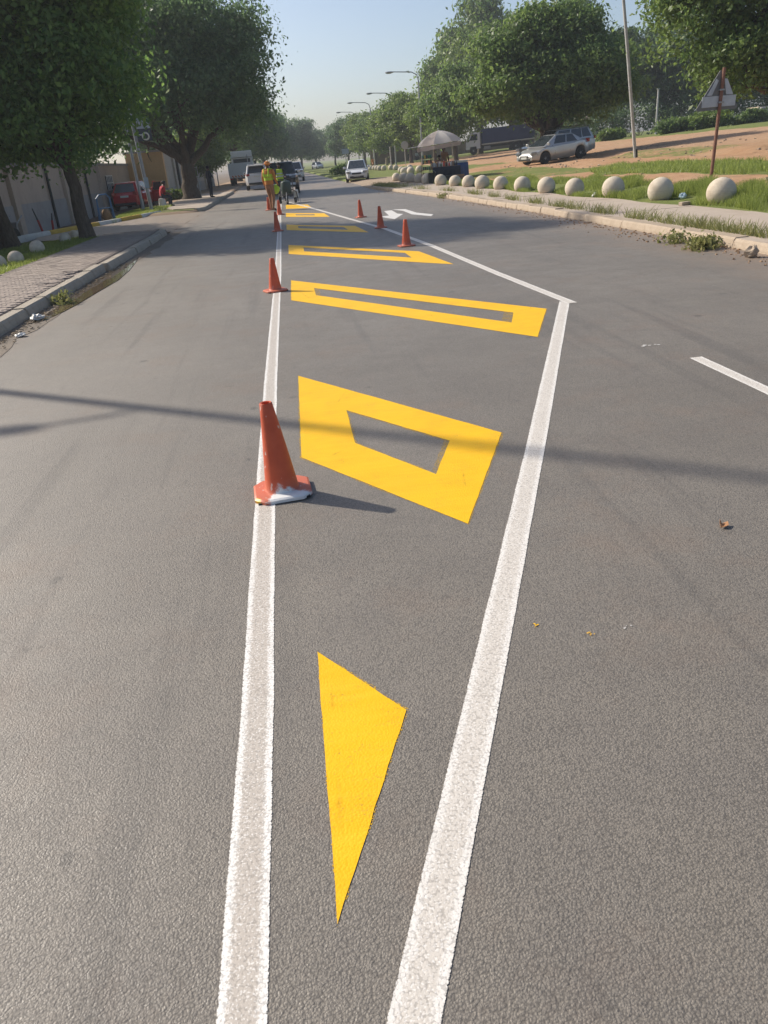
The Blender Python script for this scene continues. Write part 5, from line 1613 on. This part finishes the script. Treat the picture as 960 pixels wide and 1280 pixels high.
for zz in (1.9, 2.2): MB().box((.09, .0, zz), (.14, .11, .04)).build('clamp', M_['steel'], ws_)
# red triangle on the left, small boards on the right
M_['sign_white'] = plain('white_sign_face', (.7, .7, .68), (.62, .62, .6), 8, .45)
rt = empty('triangle_sign', T(-6.35, 84.5), 0, 'red bordered white triangle sign by the slim light green tree', 'road sign')
MB().tube([(0, 0, -.2), (0, 0, 3.5)], .05, 10).build('post', M_['steel'], rt, True)
o_ = MB(); o_.prism([(-.62, 2.5), (.62, 2.5), (0, 3.55)], -.08, -.06, 'Y'); o_ = o_.build('sign_plate', M_['red_paint'], rt)
i_ = MB(); i_.prism([(-.42, 2.62), (.42, 2.62), (0, 3.32)], -.10, -.082, 'Y'); i_.build('sign_face', M_['sign_white'], o_)
b_ = MB(); b_.prism([(-.12, 2.72), (.14, 2.78), (.05, 3.08), (-.06, 3.02)], -.115, -.102, 'Y'); b_.build('sign_symbol', M_['black'], o_)
lw = MB(); lw.prism([(-.6, 2.18), (.6, 2.18), (.6, 2.42), (-.6, 2.42)], -.08, -.06, 'Y'); lw.build('lower_plate', M_['red_paint'], rt)
rs = empty('round_sign', T(15.7, 106), 0, 'round pale sign back on a thin post on the far verge', 'road sign')
MB().tube([(0, 0, -.2), (0, 0, 2.5)], .05, 8).build('post', M_['palepole'], rs, True)
MB().lathe([(.45, -.015), (.47, 0), (.45, .015)], 24, (0, -.07, 2.25), 'Y').build('sign_disc', M_['signback'], rs, True)
sq = empty('square_board', T(7.1, 92), 0, 'small pale square board on a thin post past the sandy entrance', 'road sign')
MB().tube([(0, 0, -.2), (0, 0, 2.5)], .05, 8).build('post', M_['palepole'], sq, True)
MB().box((0, -.07, 2.3), (.75, .03, .5), b=.01).build('sign_plate', M_['signback'], sq)


def lamp(x, y, h, label, arm=2.6, dirx=-1):
    t = empty('street_lamp', T(x, y), 0, label, 'street lamp', 'street lamps over the verge trees')
    MB().tube([(0, 0, -.3), (0, 0, h - .8)], [.11, .075], 10).build('pole', M_['steel'], t, True)
    MB().tube([(0, 0, h - .85), (dirx * .15, 0, h - .3), (dirx * .7, 0, h - .02), (dirx * arm, 0, h + .12)], [.06, .055, .05, .045], 8).build('arm', M_['steel'], t, True)
    hd = MB(); hd.ball((dirx * (arm + .4), 0, h + .10), (.48, .17, .10), 14, 8); hd = hd.build('lamp_head', M_['steel'], t, True)
    MB().ball((dirx * (arm + .45), 0, h + .05), (.34, .13, .09), 12, 6).build('lamp_glass', M_['head_lamp'], hd, True)
    return t


lamp(15.3, 90.6, 8.9, 'street lamp with the highest arm above the verge trees')
lamp(16.0, 117, 8.9, 'street lamp second along the verge trees')
lamp(14.6, 132, 8.9, 'street lamp third along the verge trees')
lamp(14.4, 155, 8.9, 'street lamp last along the verge trees')
# white tree stakes / posts in the far verge
for k, (x, y, h) in enumerate([(14.1, 108, 2.3), (12.9, 116, 2.2), (12.1, 124, 2.2), (18.6, 101, 2.5)]):
    t = pole('verge_post', x, y, h, .09, 'thin whitish post among the verge tree trunks', 'palepole', cat='post'); t['group'] = 'posts on the far verge'
    MB().box((0, 0, h), (.2, .2, .04), b=.01).build('cap', M_['palepole'], t)
t = empty('stone_post', T(15.6, 124), 0, 'short tan stone post at the edge of the far verge', 'post')
MB().box((0, 0, .35), (.42, .42, .8), taper=.85, b=.05).build('shaft', M_['kerb_r'], t); MB().ball((0, 0, .86), (.2, .2, .14), 12, 8).build('cap', M_['kerb_r'], t, True)
# lamp post beyond the left edge of the picture: its shadow crosses the road
lt = empty('street_lamp', (-6.9, 10.06, .11), 0, 'tall grey lamp post on the left verge whose shadow crosses the road', 'street lamp')
MB().tube([(0, 0, -.3), (0, 0, 5.2), (0, 0, 9.4)], [.085, .068, .05], 12).build('pole', M_['steel'], lt, True)
MB().tube([(0, 0, 4.95), (-.35, .0, 5.12), (-.72, -.12, 5.05)], [.03, .028, .028], 8).build('arm', M_['steel'], lt, True)
MB().ball((-.95, -.2, 5.0), (.28, .12, .08), 12, 8).build('lamp_head', M_['steel'], lt, True)

# ================================================================ BUILDINGS
wl = empty('plastered_wall', (-10.6, 38, 0), 0, 'long grey beige plastered wall with a pale lower band', 'wall')
MB().box((0, 0, 1.05), (.4, 44, 2.7)).build('wall_face', M_['wall'], wl)
MB().box((.03, 0, .35), (.42, 44.01, 1.3)).build('plinth', M_['plinth'], wl)
MB().box((0, 0, 2.46), (.55, 44.1, .14)).build('coping', M_['plinth'], wl)
for yy in (-20.5, -12.5, -4.5, 3.5, 11.5): MB().box((.12, yy, 1.1), (.5, .6, 2.6)).build('pier', M_['wall'], wl)
for yy in (-8.6, .6, 8): MB().tube([(.30, yy, -.3), (.30, yy, 2.3)], .06, 8).build('drain_pipe', M_['dark'], wl)
win = MB().box((.22, 14.2, 1.45), (.06, 1.7, .75)).build('window', M_['glass'], wl)
for yy in (-.84, -.42, 0, .42, .84): MB().box((.265, 14.2 + yy, 1.45), (.03, .06, .8)).build('window_bar', M_['sign_white'], win)
for zz in (1.06, 1.45, 1.84): MB().box((.27, 14.2, zz), (.034, 1.8, .06)).build('window_bar', M_['sign_white'], win)
rt_ = empty('ochre_pier', (-9.2, 59.6, 0), 0, 'ochre plastered pier at the corner past the red car', 'wall')
MB().box((0, 0, 1.4), (2.5, .5, 3.4)).build('wall_face', M_['tan'], rt_); MB().box((0, 0, .2), (2.54, .54, 1.2)).build('plinth', M_['plinth'], rt_); MB().box((0, 0, 3.16), (2.7, .7, .12)).build('coping', M_['plinth'], rt_)
pw = empty('pale_wall', (-8.15, 80.2, 0), 0, 'pale plastered boundary wall running back behind the thick trunk', 'wall')
MB().box((0, 0, 1.5), (.35, 40, 3.4)).build('wall_face', M_['pale_wall'], pw); MB().box((.02, 0, .2), (.37, 40.02, 1.2)).build('plinth', M_['plinth'], pw); MB().box((0, 0, 3.27), (.5, 40.1, .14)).build('coping', M_['plinth'], pw)
for yy in (-16, -8, 0, 8, 16): MB().box((.1, yy, 1.6), (.45, .5, 3.5)).build('pier', M_['pale_wall'], pw)
MB().tube([(.28, -14, -.2), (.28, -14, 3.1)], .10, 8).build('drain_pipe', M_['dark'], pw)
# open gate frame behind the standing man
gt_ = empty('steel_gate', (-6.7, 62.8, .1), 0, 'pale steel grid gate standing behind the man in dark clothes', 'gate')
for k in range(8): MB().tube([(-.6 + k * .17, 0, 0), (-.6 + k * .17, 0, 1.9)], .018, 6).build('bar', M_['palepole'], gt_)
for zz in (.1, 1.0, 1.85): MB().tube([(-.62, 0, zz), (.62, 0, zz)], .02, 6).build('rail', M_['palepole'], gt_)
fw_ = empty('boundary_wall', (20, 141, .2), R(-8), 'low brown boundary wall behind the verge trees', 'wall')
MB().box((10, 0, 1.2), (30, .3, 2.6)).build('wall_face', M_['farwall'], fw_); MB().box((10, 0, 2.55), (30.1, .42, .1)).build('coping', M_['farwall'], fw_)
for k in range(7): MB().box((-4.6 + k * 4.8, -.06, 1.3), (.5, .45, 2.8)).build('pier', M_['farwall'], fw_)
br = empty('brick_house', T(47, 142), 0, 'low red brick house far behind the silver hatchback', 'house')
MB().box((0, 0, 1.5), (13, 7, 3.4)).build('wall', M_['brick'], br)
rf = MB(); rf.prism([(-4.0, 3.1), (4.0, 3.1), (0, 4.9)], -7, 7, 'X'); rf.build('roof', M_['farwall'], br)
for k in range(4):
    w_ = MB().box((-4.8 + k * 3.1, -3.52, 1.9), (1.3, .08, 1.1)).build('window', M_['glass'], br)
    MB().box((-4.8 + k * 3.1, -3.57, 1.3), (1.5, .14, .08)).build('sill', M_['plinth'], w_)
MB().box((4.9, -3.52, 1.25), (.95, .08, 2.1)).build('door', M_['dark'], br)
bk_ = empty('paved_bank', T(58, 77), R(-6), 'grey stone faced bank at the top of the red earth field', 'bank')
MB().box((0, 0, .35), (26, 3.2, 1.5), taper=.96, b=.1).build('bank_face', M_['plinth'], bk_); MB().box((0, .2, 1.14), (25, 2.6, .10)).build('bank_top', M_['path'], bk_)

# ================================================================ SMALL THINGS ON THE LEFT
bf = empty('steel_trestle', T(-7.75, 36.9), R(25), 'blue tubular steel trestle with a tan sack inside', 'rack')
for s in (-.32, .32): MB().tube([(s, -.12, 0), (s * .85, 0, .95), (s, .16, 0)], .03, 8).build('leg', M_['blue_steel'], bf)
MB().tube([(-.30, 0, .93), (-.15, 0, 1.08), (.15, 0, 1.10), (.30, 0, .93)], .035, 8).build('top_bar', M_['blue_steel'], bf)
MB().tube([(-.3, 0, .55), (.3, 0, .55)], .025, 8).build('cross_bar', M_['blue_steel'], bf)
sk = MB(); sk.ball((0, 0, 0), (.20, .15, .27), 12, 8); sk = sk.build('sack', M_['sack'], None, True); sk.location = Vector(T(-7.75, 36.9)) + Vector((0, 0, .27))
tag(sk, 'tan sack slumped inside the blue trestle', 'sack')
for k, (x, y, ln) in enumerate([(-9.0, 31.6, -.12), (-8.95, 32.6, .06)]):
    t = empty('red_post', T(x, y), 0, ['red painted post with a dark stake leaning by the wall', 'shorter red painted post beside the leaning one'][k], 'post')
    MB().tube([(0, 0, -.1), (ln, 0, .55 - .1 * k)], [.045, .04], 8).build('post_shaft', M_['red_paint'], t, True)
    MB().tube([(ln, 0, .52 - .1 * k), (ln * 1.8, 0, .95 - .25 * k)], [.03, .02], 8).build('stake', M_['dark'], t, True)
# dark motor scooter shape at the far left edge
sc_ = empty('handcart', T(-9.35, 28.6), R(80), 'dark two wheeled handcart parked by the crooked stems', 'handcart')
for s in (-.3, .3):
    w_ = MB().lathe([(.16, -.03), (.24, -.04), (.26, 0), (.24, .04), (.16, .03)], 16, (0, s, .26), 'Y').build('wheel', M_['black'], sc_, True)
    MB().tube([(-.2, s * .7, .3), (.9, s * .7, .85)], .022, 6).build('handle', M_['steel'], sc_)
MB().box((-.1, 0, .50), (.75, .46, .36), taper=1.15, b=.03).build('tub', M_['dark'], sc_)

# ================================================================ PARASOL AND STALL
def mat_canvas(name, c1, c2):
    m = plain(name, c1, c2, 3, .9, .5, 12, bdist=.02); nt = m.node_tree; b = nt.nodes['Principled BSDF']; o = nt.nodes['Material Output']
    tl = nt.nodes.new('ShaderNodeBsdfTranslucent'); tl.inputs[0].default_value = (*c1, 1); mx = nt.nodes.new('ShaderNodeMixShader'); mx.inputs[0].default_value = .55
    nt.links.new(b.outputs[0], mx.inputs[1]); nt.links.new(tl.outputs[0], mx.inputs[2]); nt.links.new(mx.outputs[0], o.inputs[0])
    return m


M_['canopy'] = mat_canvas('faded_canvas', (.86, .82, .79), (.78, .74, .71))
M_['canopy_dark'] = mat_canvas('brownish_canvas', (.70, .62, .57), (.62, .53, .49))
ps = empty('parasol', T(8.75, 45.6), 0, 'large faded grey parasol shading the roadside stall', 'parasol')
MB().tube([(0, 0, -.2), (-.10, 0, 2.40)], .028, 8).build('pole', M_['steel'], ps, True)
NP = 8; AP = Vector((-.12, 0, 2.50)); RIM = []
for k in range(NP):
    a = 2 * math.pi * (k + .5) / NP
    RIM.append(Vector((-.12 + 1.22 * math.cos(a), 1.22 * math.sin(a), 1.83 + .10 * math.cos(a))))
for k in range(NP):
    a, b = RIM[k], RIM[(k + 1) % NP]; rows = 6; cols = 6; vs = []; fs = []
    for i in range(rows + 1):
        t = i / rows; bulge = .16 * math.sin(math.pi * t * .8)
        for j in range(cols + 1):
            u = j / cols; e = a.lerp(b, u); sag = -.05 * math.sin(math.pi * u) * t
            p = AP.lerp(e, t); vs.append((p.x, p.y, p.z + bulge + sag - (.0 if t < .99 else .05)))
    for i in range(rows):
        for j in range(cols):
            c = i * (cols + 1) + j; fs.append((c, c + 1, c + cols + 2, c + cols + 1))
    pn = MB(); pn.add(vs, fs)
    po = pn.build('canopy_panel', M_['canopy' if k % 2 else 'canopy_dark' if k in (0, 4) else 'canopy'], ps, True)
    MB().tube([AP - Vector((0, 0, .02)), AP.lerp(a, .5) + Vector((0, 0, .12)), a - Vector((0, 0, .03))], .010, 5).build('rib', M_['steel'], ps)
    vl = MB(); vl.add([a - Vector((0, 0, .04)), b - Vector((0, 0, .04)), b - Vector((0, 0, .20)), a.lerp(b, .5) - Vector((0, 0, .24)), a - Vector((0, 0, .20))], [(0, 1, 2, 3, 4)])
    vo = vl.build('valance', M_['canopy_dark'], ps); sd = vo.modifiers.new('thickness', 'SOLIDIFY'); sd.thickness = .006
MB().ball((-.12, 0, 2.54), (.03, .03, .06), 8, 6).build('finial', M_['steel'], ps)
flap = MB(); flap.add([(-1.25, -.45, 1.78), (-1.28, .5, 1.78), (-1.85, .45, 1.74), (-1.82, -.40, 1.73)], [(0, 1, 2, 3)]); fo = flap.build('side_flap', M_['canopy'], ps); sd = fo.modifiers.new('thickness', 'SOLIDIFY'); sd.thickness = .01

tb = empty('stall_table', T(8.55, 43.9), R(8), 'stall table hung with dark cloth under the parasol', 'table')
MB().box((0, 0, .72), (1.5, .75, .04), b=.008).build('table_top', M_['sack'], tb)
for sx in (-1, 1):
    for sy in (-1, 1): MB().tube([(sx * .7, sy * .33, 0), (sx * .7, sy * .33, .7)], .025, 6).build('leg', M_['steel'], tb)
cl = MB(); vs = []; fs = []
N = 24
for j, z in enumerate((.735, .5, .25, .06)):
    for k in range(N + 1):
        u = k / N; vs.append((-.77 + 1.54 * u, -.39 - .03 * math.sin(u * 40) * (j / 3), z))
for j in range(3):
    for k in range(N): c = j * (N + 1) + k; fs.append((c, c + 1, c + N + 2, c + N + 1))
cl.add(vs, fs); co_ = cl.build('table_cloth', M_['dark_cloth'], tb, True); sd = co_.modifiers.new('thickness', 'SOLIDIFY'); sd.thickness = .006
M_['snack_red'] = plain('red_packet', (.5, .06, .04), (.4, .05, .03), 30, .4); M_['snack_yellow'] = plain('yellow_packet', (.6, .36, .04), (.5, .3, .04), 30, .4)
M_['bottle_green'] = plain('green_bottle', (.05, .18, .09), (.04, .14, .07), 20, .15); M_['tarp2'] = plain('blue_plastic_sheet', (.05, .09, .22), (.04, .07, .16), 5, .5, .5, 10, bdist=.02)


def on_table(dx, dy): c, s = math.cos(R(8)), math.sin(R(8)); return (8.55 + dx * c - dy * s, 43.9 + dx * s + dy * c, tz(8.55, 43.9) + .742)


gr_ = random.Random(3)
for k in range(10):
    x, y, z = on_table(-.66 + k * .145, -.22 + .06 * (k % 2))
    b_ = MB(); hgt = gr_.uniform(.16, .3); b_.lathe([(.038, 0), (.04, .01), (.04, hgt * .6), (.016, hgt * .8), (.016, hgt)], 10); mt = gr_.choice(['bottle_green', 'dark', 'plate', 'snack_red', 'steel'])
    o = empty('bottle', (x, y, z), 0, 'small bottle in the front row on the stall table', 'bottle', 'bottles on the stall table')
    bo = b_.build('bottle_body', M_[mt], o, True); MB().lathe([(.019, hgt - .005), (.019, hgt + .018)], 8).build('bottle_cap', M_['snack_red' if k % 2 else 'plate'], o, True)
for k in range(6):
    x, y, z = on_table(-.55 + k * .22, .16)
    bx = MB(); bx.box((0, 0, .09), (.19, .2, .18), b=.01); o = empty('goods_box', (x, y, z), gr_.uniform(-.2, .2), 'open box of goods at the back of the stall table', 'box', 'boxes on the stall table')
    bx.build('carton', M_['sack' if k % 2 else 'plate'], o)
    for j in range(3): MB().box((-.05 + j * .05, 0, .20), (.035, .13, .08), rz=gr_.uniform(-.3, .3), b=.006).build('packet', M_[['snack_red', 'snack_yellow', 'plate'][(k + j) % 3]], o)
rk = empty('wire_rack', T(7.62, 43.9), R(5), 'brown wire rack hung with coloured snack packets', 'rack')
for sx in (-.26, .26):
    for sy in (-.15, .15): MB().tube([(sx, sy, 0), (sx, sy, 1.25)], .015, 6).build('upright', M_['rust'], rk)
for z in (.35, .65, .95, 1.2):
    sh = MB().box((0, 0, z), (.56, .34, .02)).build('shelf', M_['rust'], rk)
    for j in range(5): MB().box((-.21 + j * .105, -.08, z + .085), (.085, .05, .15), rx=-.2, b=.006).build('packet', M_[gr_.choice(['snack_red', 'snack_yellow', 'dark', 'sack', 'bottle_green'])], sh)
bu = empty('black_drum', (7.62, 42.55, .128), 0, 'black drum standing in front of the wire rack', 'drum')
MB().lathe([(.17, 0), (.18, .01), (.205, .46), (.215, .47), (.215, .49), (.19, .49), (.17, .05)], 18).build('shell', M_['black'], bu, True)
hd_ = MB(); hd_.tube([(.21 * math.cos(a), 0, .47 + .16 * math.sin(a)) for a in np.linspace(0, math.pi, 9)], .008, 6); hd_.build('handle', M_['steel'], bu)
cb_ = empty('cooler_box', T(9.45, 44.3), R(10), 'cooler box covered with a hanging blue plastic sheet', 'box')
MB().box((0, 0, .42), (.72, .55, .84), b=.03).build('box_body', M_['plate'], cb_)
MB().box((0, 0, .87), (.76, .58, .07), b=.02).build('lid', M_['plate'], cb_)
sv = MB(); vs = []; fs = []
for j, z in enumerate((.80, .5, .2, .02)):
    for k in range(17):
        u = k / 16; vs.append((-.39 + .78 * u + .05 * (j / 3) * (u - .5), -.30 - .05 * (j / 3) - .03 * math.sin(u * 25) * j / 3, z))
for j in range(3):
    for k in range(16): c = j * 17 + k; fs.append((c, c + 1, c + 18, c + 17))
sv.add(vs, fs); so = sv.build('plastic_sheet', M_['tarp2'], cb_, True); sd = so.modifiers.new('thickness', 'SOLIDIFY'); sd.thickness = .006
for k, (dx, dy, m) in enumerate([(0.16, -.62, 'dark'), (.66, -.66, 'sack'), (-.45, -.62, 'black')]):
    crate(8.55 + dx, 43.9 + dy, tz(8.55, 43.2), 'crate', ['dark crate in front of the stall cloth', 'tan crate in front of the stall cloth', 'black crate between drum and stall cloth'][k], m, (.44, .32, .30), .1 * k)

# ================================================================ MARKING MACHINE
M_['engine'] = plain('oily_engine', (.06, .06, .062), (.10, .095, .09), 14, .5, .4, 40)
M_['machine_green'] = plain('dark_green_tank', (.035, .06, .05), (.05, .075, .06), 8, .4)
mc = empty('marking_machine', (.12, 37.5, .004), R(-92), 'walk behind road marking machine with tank and engine', 'machine')
for s in (-.27, .27): MB().tube([(.62, s * .6, .32), (.45, s, .34), (-.55, s, .36), (-.75, s, .5), (-1.0, s, .98)], .022, 8).build('frame_rail', M_['engine'], mc)
for x in (.5, 0, -.5): MB().tube([(x, -.27, .35), (x, .27, .35)], .02, 8).build('cross_rail', M_['engine'], mc)
MB().tube([(-1.0, -.36, 1.0), (-1.0, .36, 1.0)], .022, 8).build('handle_bar', M_['black'], mc)
for s in (-.34, .34):
    w_ = MB().lathe([(.09, -.05), (.19, -.055), (.21, 0), (.19, .055), (.09, .05)], 18, (-.35, s, .21), 'Y').build('wheel', M_['black'], mc, True)
    MB().lathe([(.09, -.06), (.10, 0), (.09, .06)], 12, (-.35, s, .21), 'Y').build('hub', M_['steel'], w_, True)
w_ = MB().lathe([(.08, -.04), (.15, -.045), (.165, 0), (.15, .045), (.08, .04)], 18, (.62, 0, .165), 'Y').build('wheel', M_['black'], mc, True)
MB().lathe([(.08, -.05), (.09, 0), (.08, .05)], 12, (.62, 0, .165), 'Y').build('hub', M_['steel'], w_, True)
MB().tube([(.62, 0, .17), (.58, 0, .42)], .03, 8).build('fork', M_['engine'], mc)
MB().lathe([(.0, .40), (.20, .42), (.22, .46), (.22, .88), (.19, .93), (.06, .97), (.05, 1.02)], 20, (.28, 0, 0)).build('paint_tank', M_['machine_green'], mc, True)
en = MB().box((-.28, 0, .56), (.42, .40, .36), b=.04).build('engine', M_['engine'], mc)
for k in range(6): MB().box((-.28, .215, .44 + k * .045), (.32, .03, .018)).build('cooling_fin', M_['steel'], en)
MB().box((-.30, 0, .82), (.34, .30, .16), b=.04).build('fuel_tank', M_['dark'], mc)
MB().lathe([(.05, -.12), (.06, -.10), (.06, .10), (.05, .12)], 12, (-.20, -.28, .62), 'X').build('silencer', M_['steel'], mc, True)
MB().box((.1, .40, .40), (.36, .22, .30), b=.03).build('bead_hopper', M_['plate'], mc)
MB().tube([(.28, .2, .6), (.35, .42, .5), (.25, .46, .2)], .018, 8).build('hose', M_['black'], mc)
MB().tube([(.22, .46, .30), (.22, .46, .08)], [.035, .02], 8).build('spray_gun', M_['steel'], mc)
for s in (-1, 1): MB().box((.22, .46 + s * .10, .12), (.30, .012, .16)).build('spray_shield', M_['steel'], mc)
MB().tube([(.62, 0, .42), (.9, 0, .5), (1.3, 0, .12)], .012, 6).build('pointer', M_['steel'], mc)
MB().box((-.75, 0, .78), (.16, .36, .22), b=.02).build('control_box', M_['dark'], mc)

# ================================================================ LITTER AND DEBRIS
def crumple(name, loc, s, mat, label, cat, seed, flat=.45):
    g = random.Random(seed); mb = MB().ball((0, 0, 0), (s, s * .8, s * flat), 10, 7)
    mb.v = [(x * g.uniform(.6, 1.25), y * g.uniform(.6, 1.25), max(-s * flat * .8, z * g.uniform(.5, 1.4))) for x, y, z in mb.v]
    o = mb.build(name, M_[mat], None); o.location = (loc[0], loc[1], loc[2] + s * flat * .8)
    return tag(o, label, cat)


M_['plastic'] = plain('dirty_white_plastic', (.62, .62, .60), (.48, .47, .44), 14, .4)
M_['cyan'] = plain('pale_blue_packet', (.45, .58, .66), (.4, .5, .58), 18, .4)
M_['dead_leaf'] = plain('dead_leaf', (.40, .21, .10), (.30, .14, .06), 60, .7)
M_['twig'] = plain('dry_twig', (.30, .235, .16), (.22, .17, .12), 30, .85)
crumple('plastic_bag', (-3.42, 10.75, .008), .10, 'plastic', 'crumpled white plastic bag in the left gutter', 'litter', 1)
crumple('plastic_wrapper', (-3.30, 9.62, .008), .07, 'plastic', 'torn pale wrapper in the left gutter nearest the debris', 'litter', 2, .3)
crumple('paper_cup', (8.42, 21.9, .13), .10, 'plastic', 'crushed white cup at the edge of the right footpath', 'litter', 3, .6)
crumple('snack_wrapper', (9.02, 18.05, .17), .09, 'cyan', 'pale blue wrapper in the grass between two cement balls', 'litter', 4, .8)
crumple('drink_can', (6.52, 10.2, .135), .05, 'cyan', 'flattened pale blue can on the cream kerb', 'litter', 5, .5)
bk = MB().box((0, 0, .036), (.24, .12, .072), b=.01).build('loose_brick', M_['kerb_r'], None); bk.location = (8.50, 16.9, .13); bk.rotation_euler = (0, 0, .3)
tag(bk, 'loose half buried brick at the grass edge of the right footpath', 'brick')
stn = crumple('stone', (6.02, 10.0, .0), .10, 'kerb_r', 'rough stone lying in the right gutter', 'stone', 8, .8)
# dry leaf on the lane
lf = MB(); lf.add([(-.03, 0, .004), (-.012, -.018, .012), (.012, -.016, .010), (.032, .002, .018), (.01, .02, .006), (-.012, .018, .014), (0, 0, .002), (.004, .03, .03)], [(0, 1, 6), (1, 2, 6), (2, 3, 6), (3, 4, 6), (4, 5, 6), (5, 0, 6), (4, 7, 5)])
lf = lf.build('dead_leaf', M_['dead_leaf'], None); lf.location = (1.74, 2.86, .003); lf.rotation_euler = (0, 0, .5); lf.scale = (.9, .9, .9)
sd = lf.modifiers.new('thickness', 'SOLIDIFY'); sd.thickness = .0015
tag(lf, 'curled brown dead leaf lying alone on the right lane', 'leaf')
gd = random.Random(17); deb = MB()
for k in range(420):
    u = gd.random() ** 1.4
    y = 8.2 + u * 9; x = -3.56 + abs(gd.gauss(0, .10)) + (.06 if y < 10.6 else 0)
    a = gd.uniform(0, 3.14); l = gd.uniform(.01, .07); w = gd.uniform(.004, .016)
    deb.box((x, y, .012 + gd.random() * .012), (l, w, gd.uniform(.004, .012)), rz=a, rx=gd.uniform(-.4, .4))
tag(deb.build('gutter_debris', M_['twig']), 'twigs, grit and silt washed into the left gutter', 'debris', kind='stuff')
deb = MB()
for k in range(900):
    y = 8 + 34 * gd.random() ** 1.3; x = road_right(y) - .02 - abs(gd.gauss(0, .28))
    s = gd.uniform(.006, .026)
    deb.box((x, y, s * .3), (s * gd.uniform(.8, 1.8), s, s * .7), rz=gd.uniform(0, 3.1), rx=gd.uniform(-.5, .5))
tag(deb.build('kerb_grit', M_['sack']), 'reddish grit and clods lying along the worn cream kerb', 'debris', kind='stuff')
gs = random.Random(4); ck = MB()
for k in range(260):
    x = gs.uniform(9.5, 24); y = gs.uniform(16, 55); s = gs.uniform(.02, .09)
    ck.box((x, y, tz(x, y) + s * .15), (s * 1.4, s, s * .7), rz=gs.uniform(0, 3), rx=gs.uniform(-.4, .4))
tag(ck.build('field_stones', M_['kerb_r']), 'pale stones and clods strewn over the red earth field', 'stones', kind='stuff')

# ================================================================ AIR
HZ = NT('haze_air')
HZ.t.nodes.remove(HZ.b)
pv = HZ.n('VolumePrincipled'); pv.inputs['Color'].default_value = (.84, .90, .97, 1); pv.inputs['Density'].default_value = .0007; pv.inputs['Anisotropy'].default_value = .35
HZ.l(pv.outputs[0], HZ.out.inputs['Volume'])
hz = MB(); hz.box((0, 250, 10.5), (700, 700, 24)); hz = hz.build('haze', HZ.m)
hz.location = (0, 0, 0)
tag(hz, 'pale summer haze lying over the street', kind='stuff')
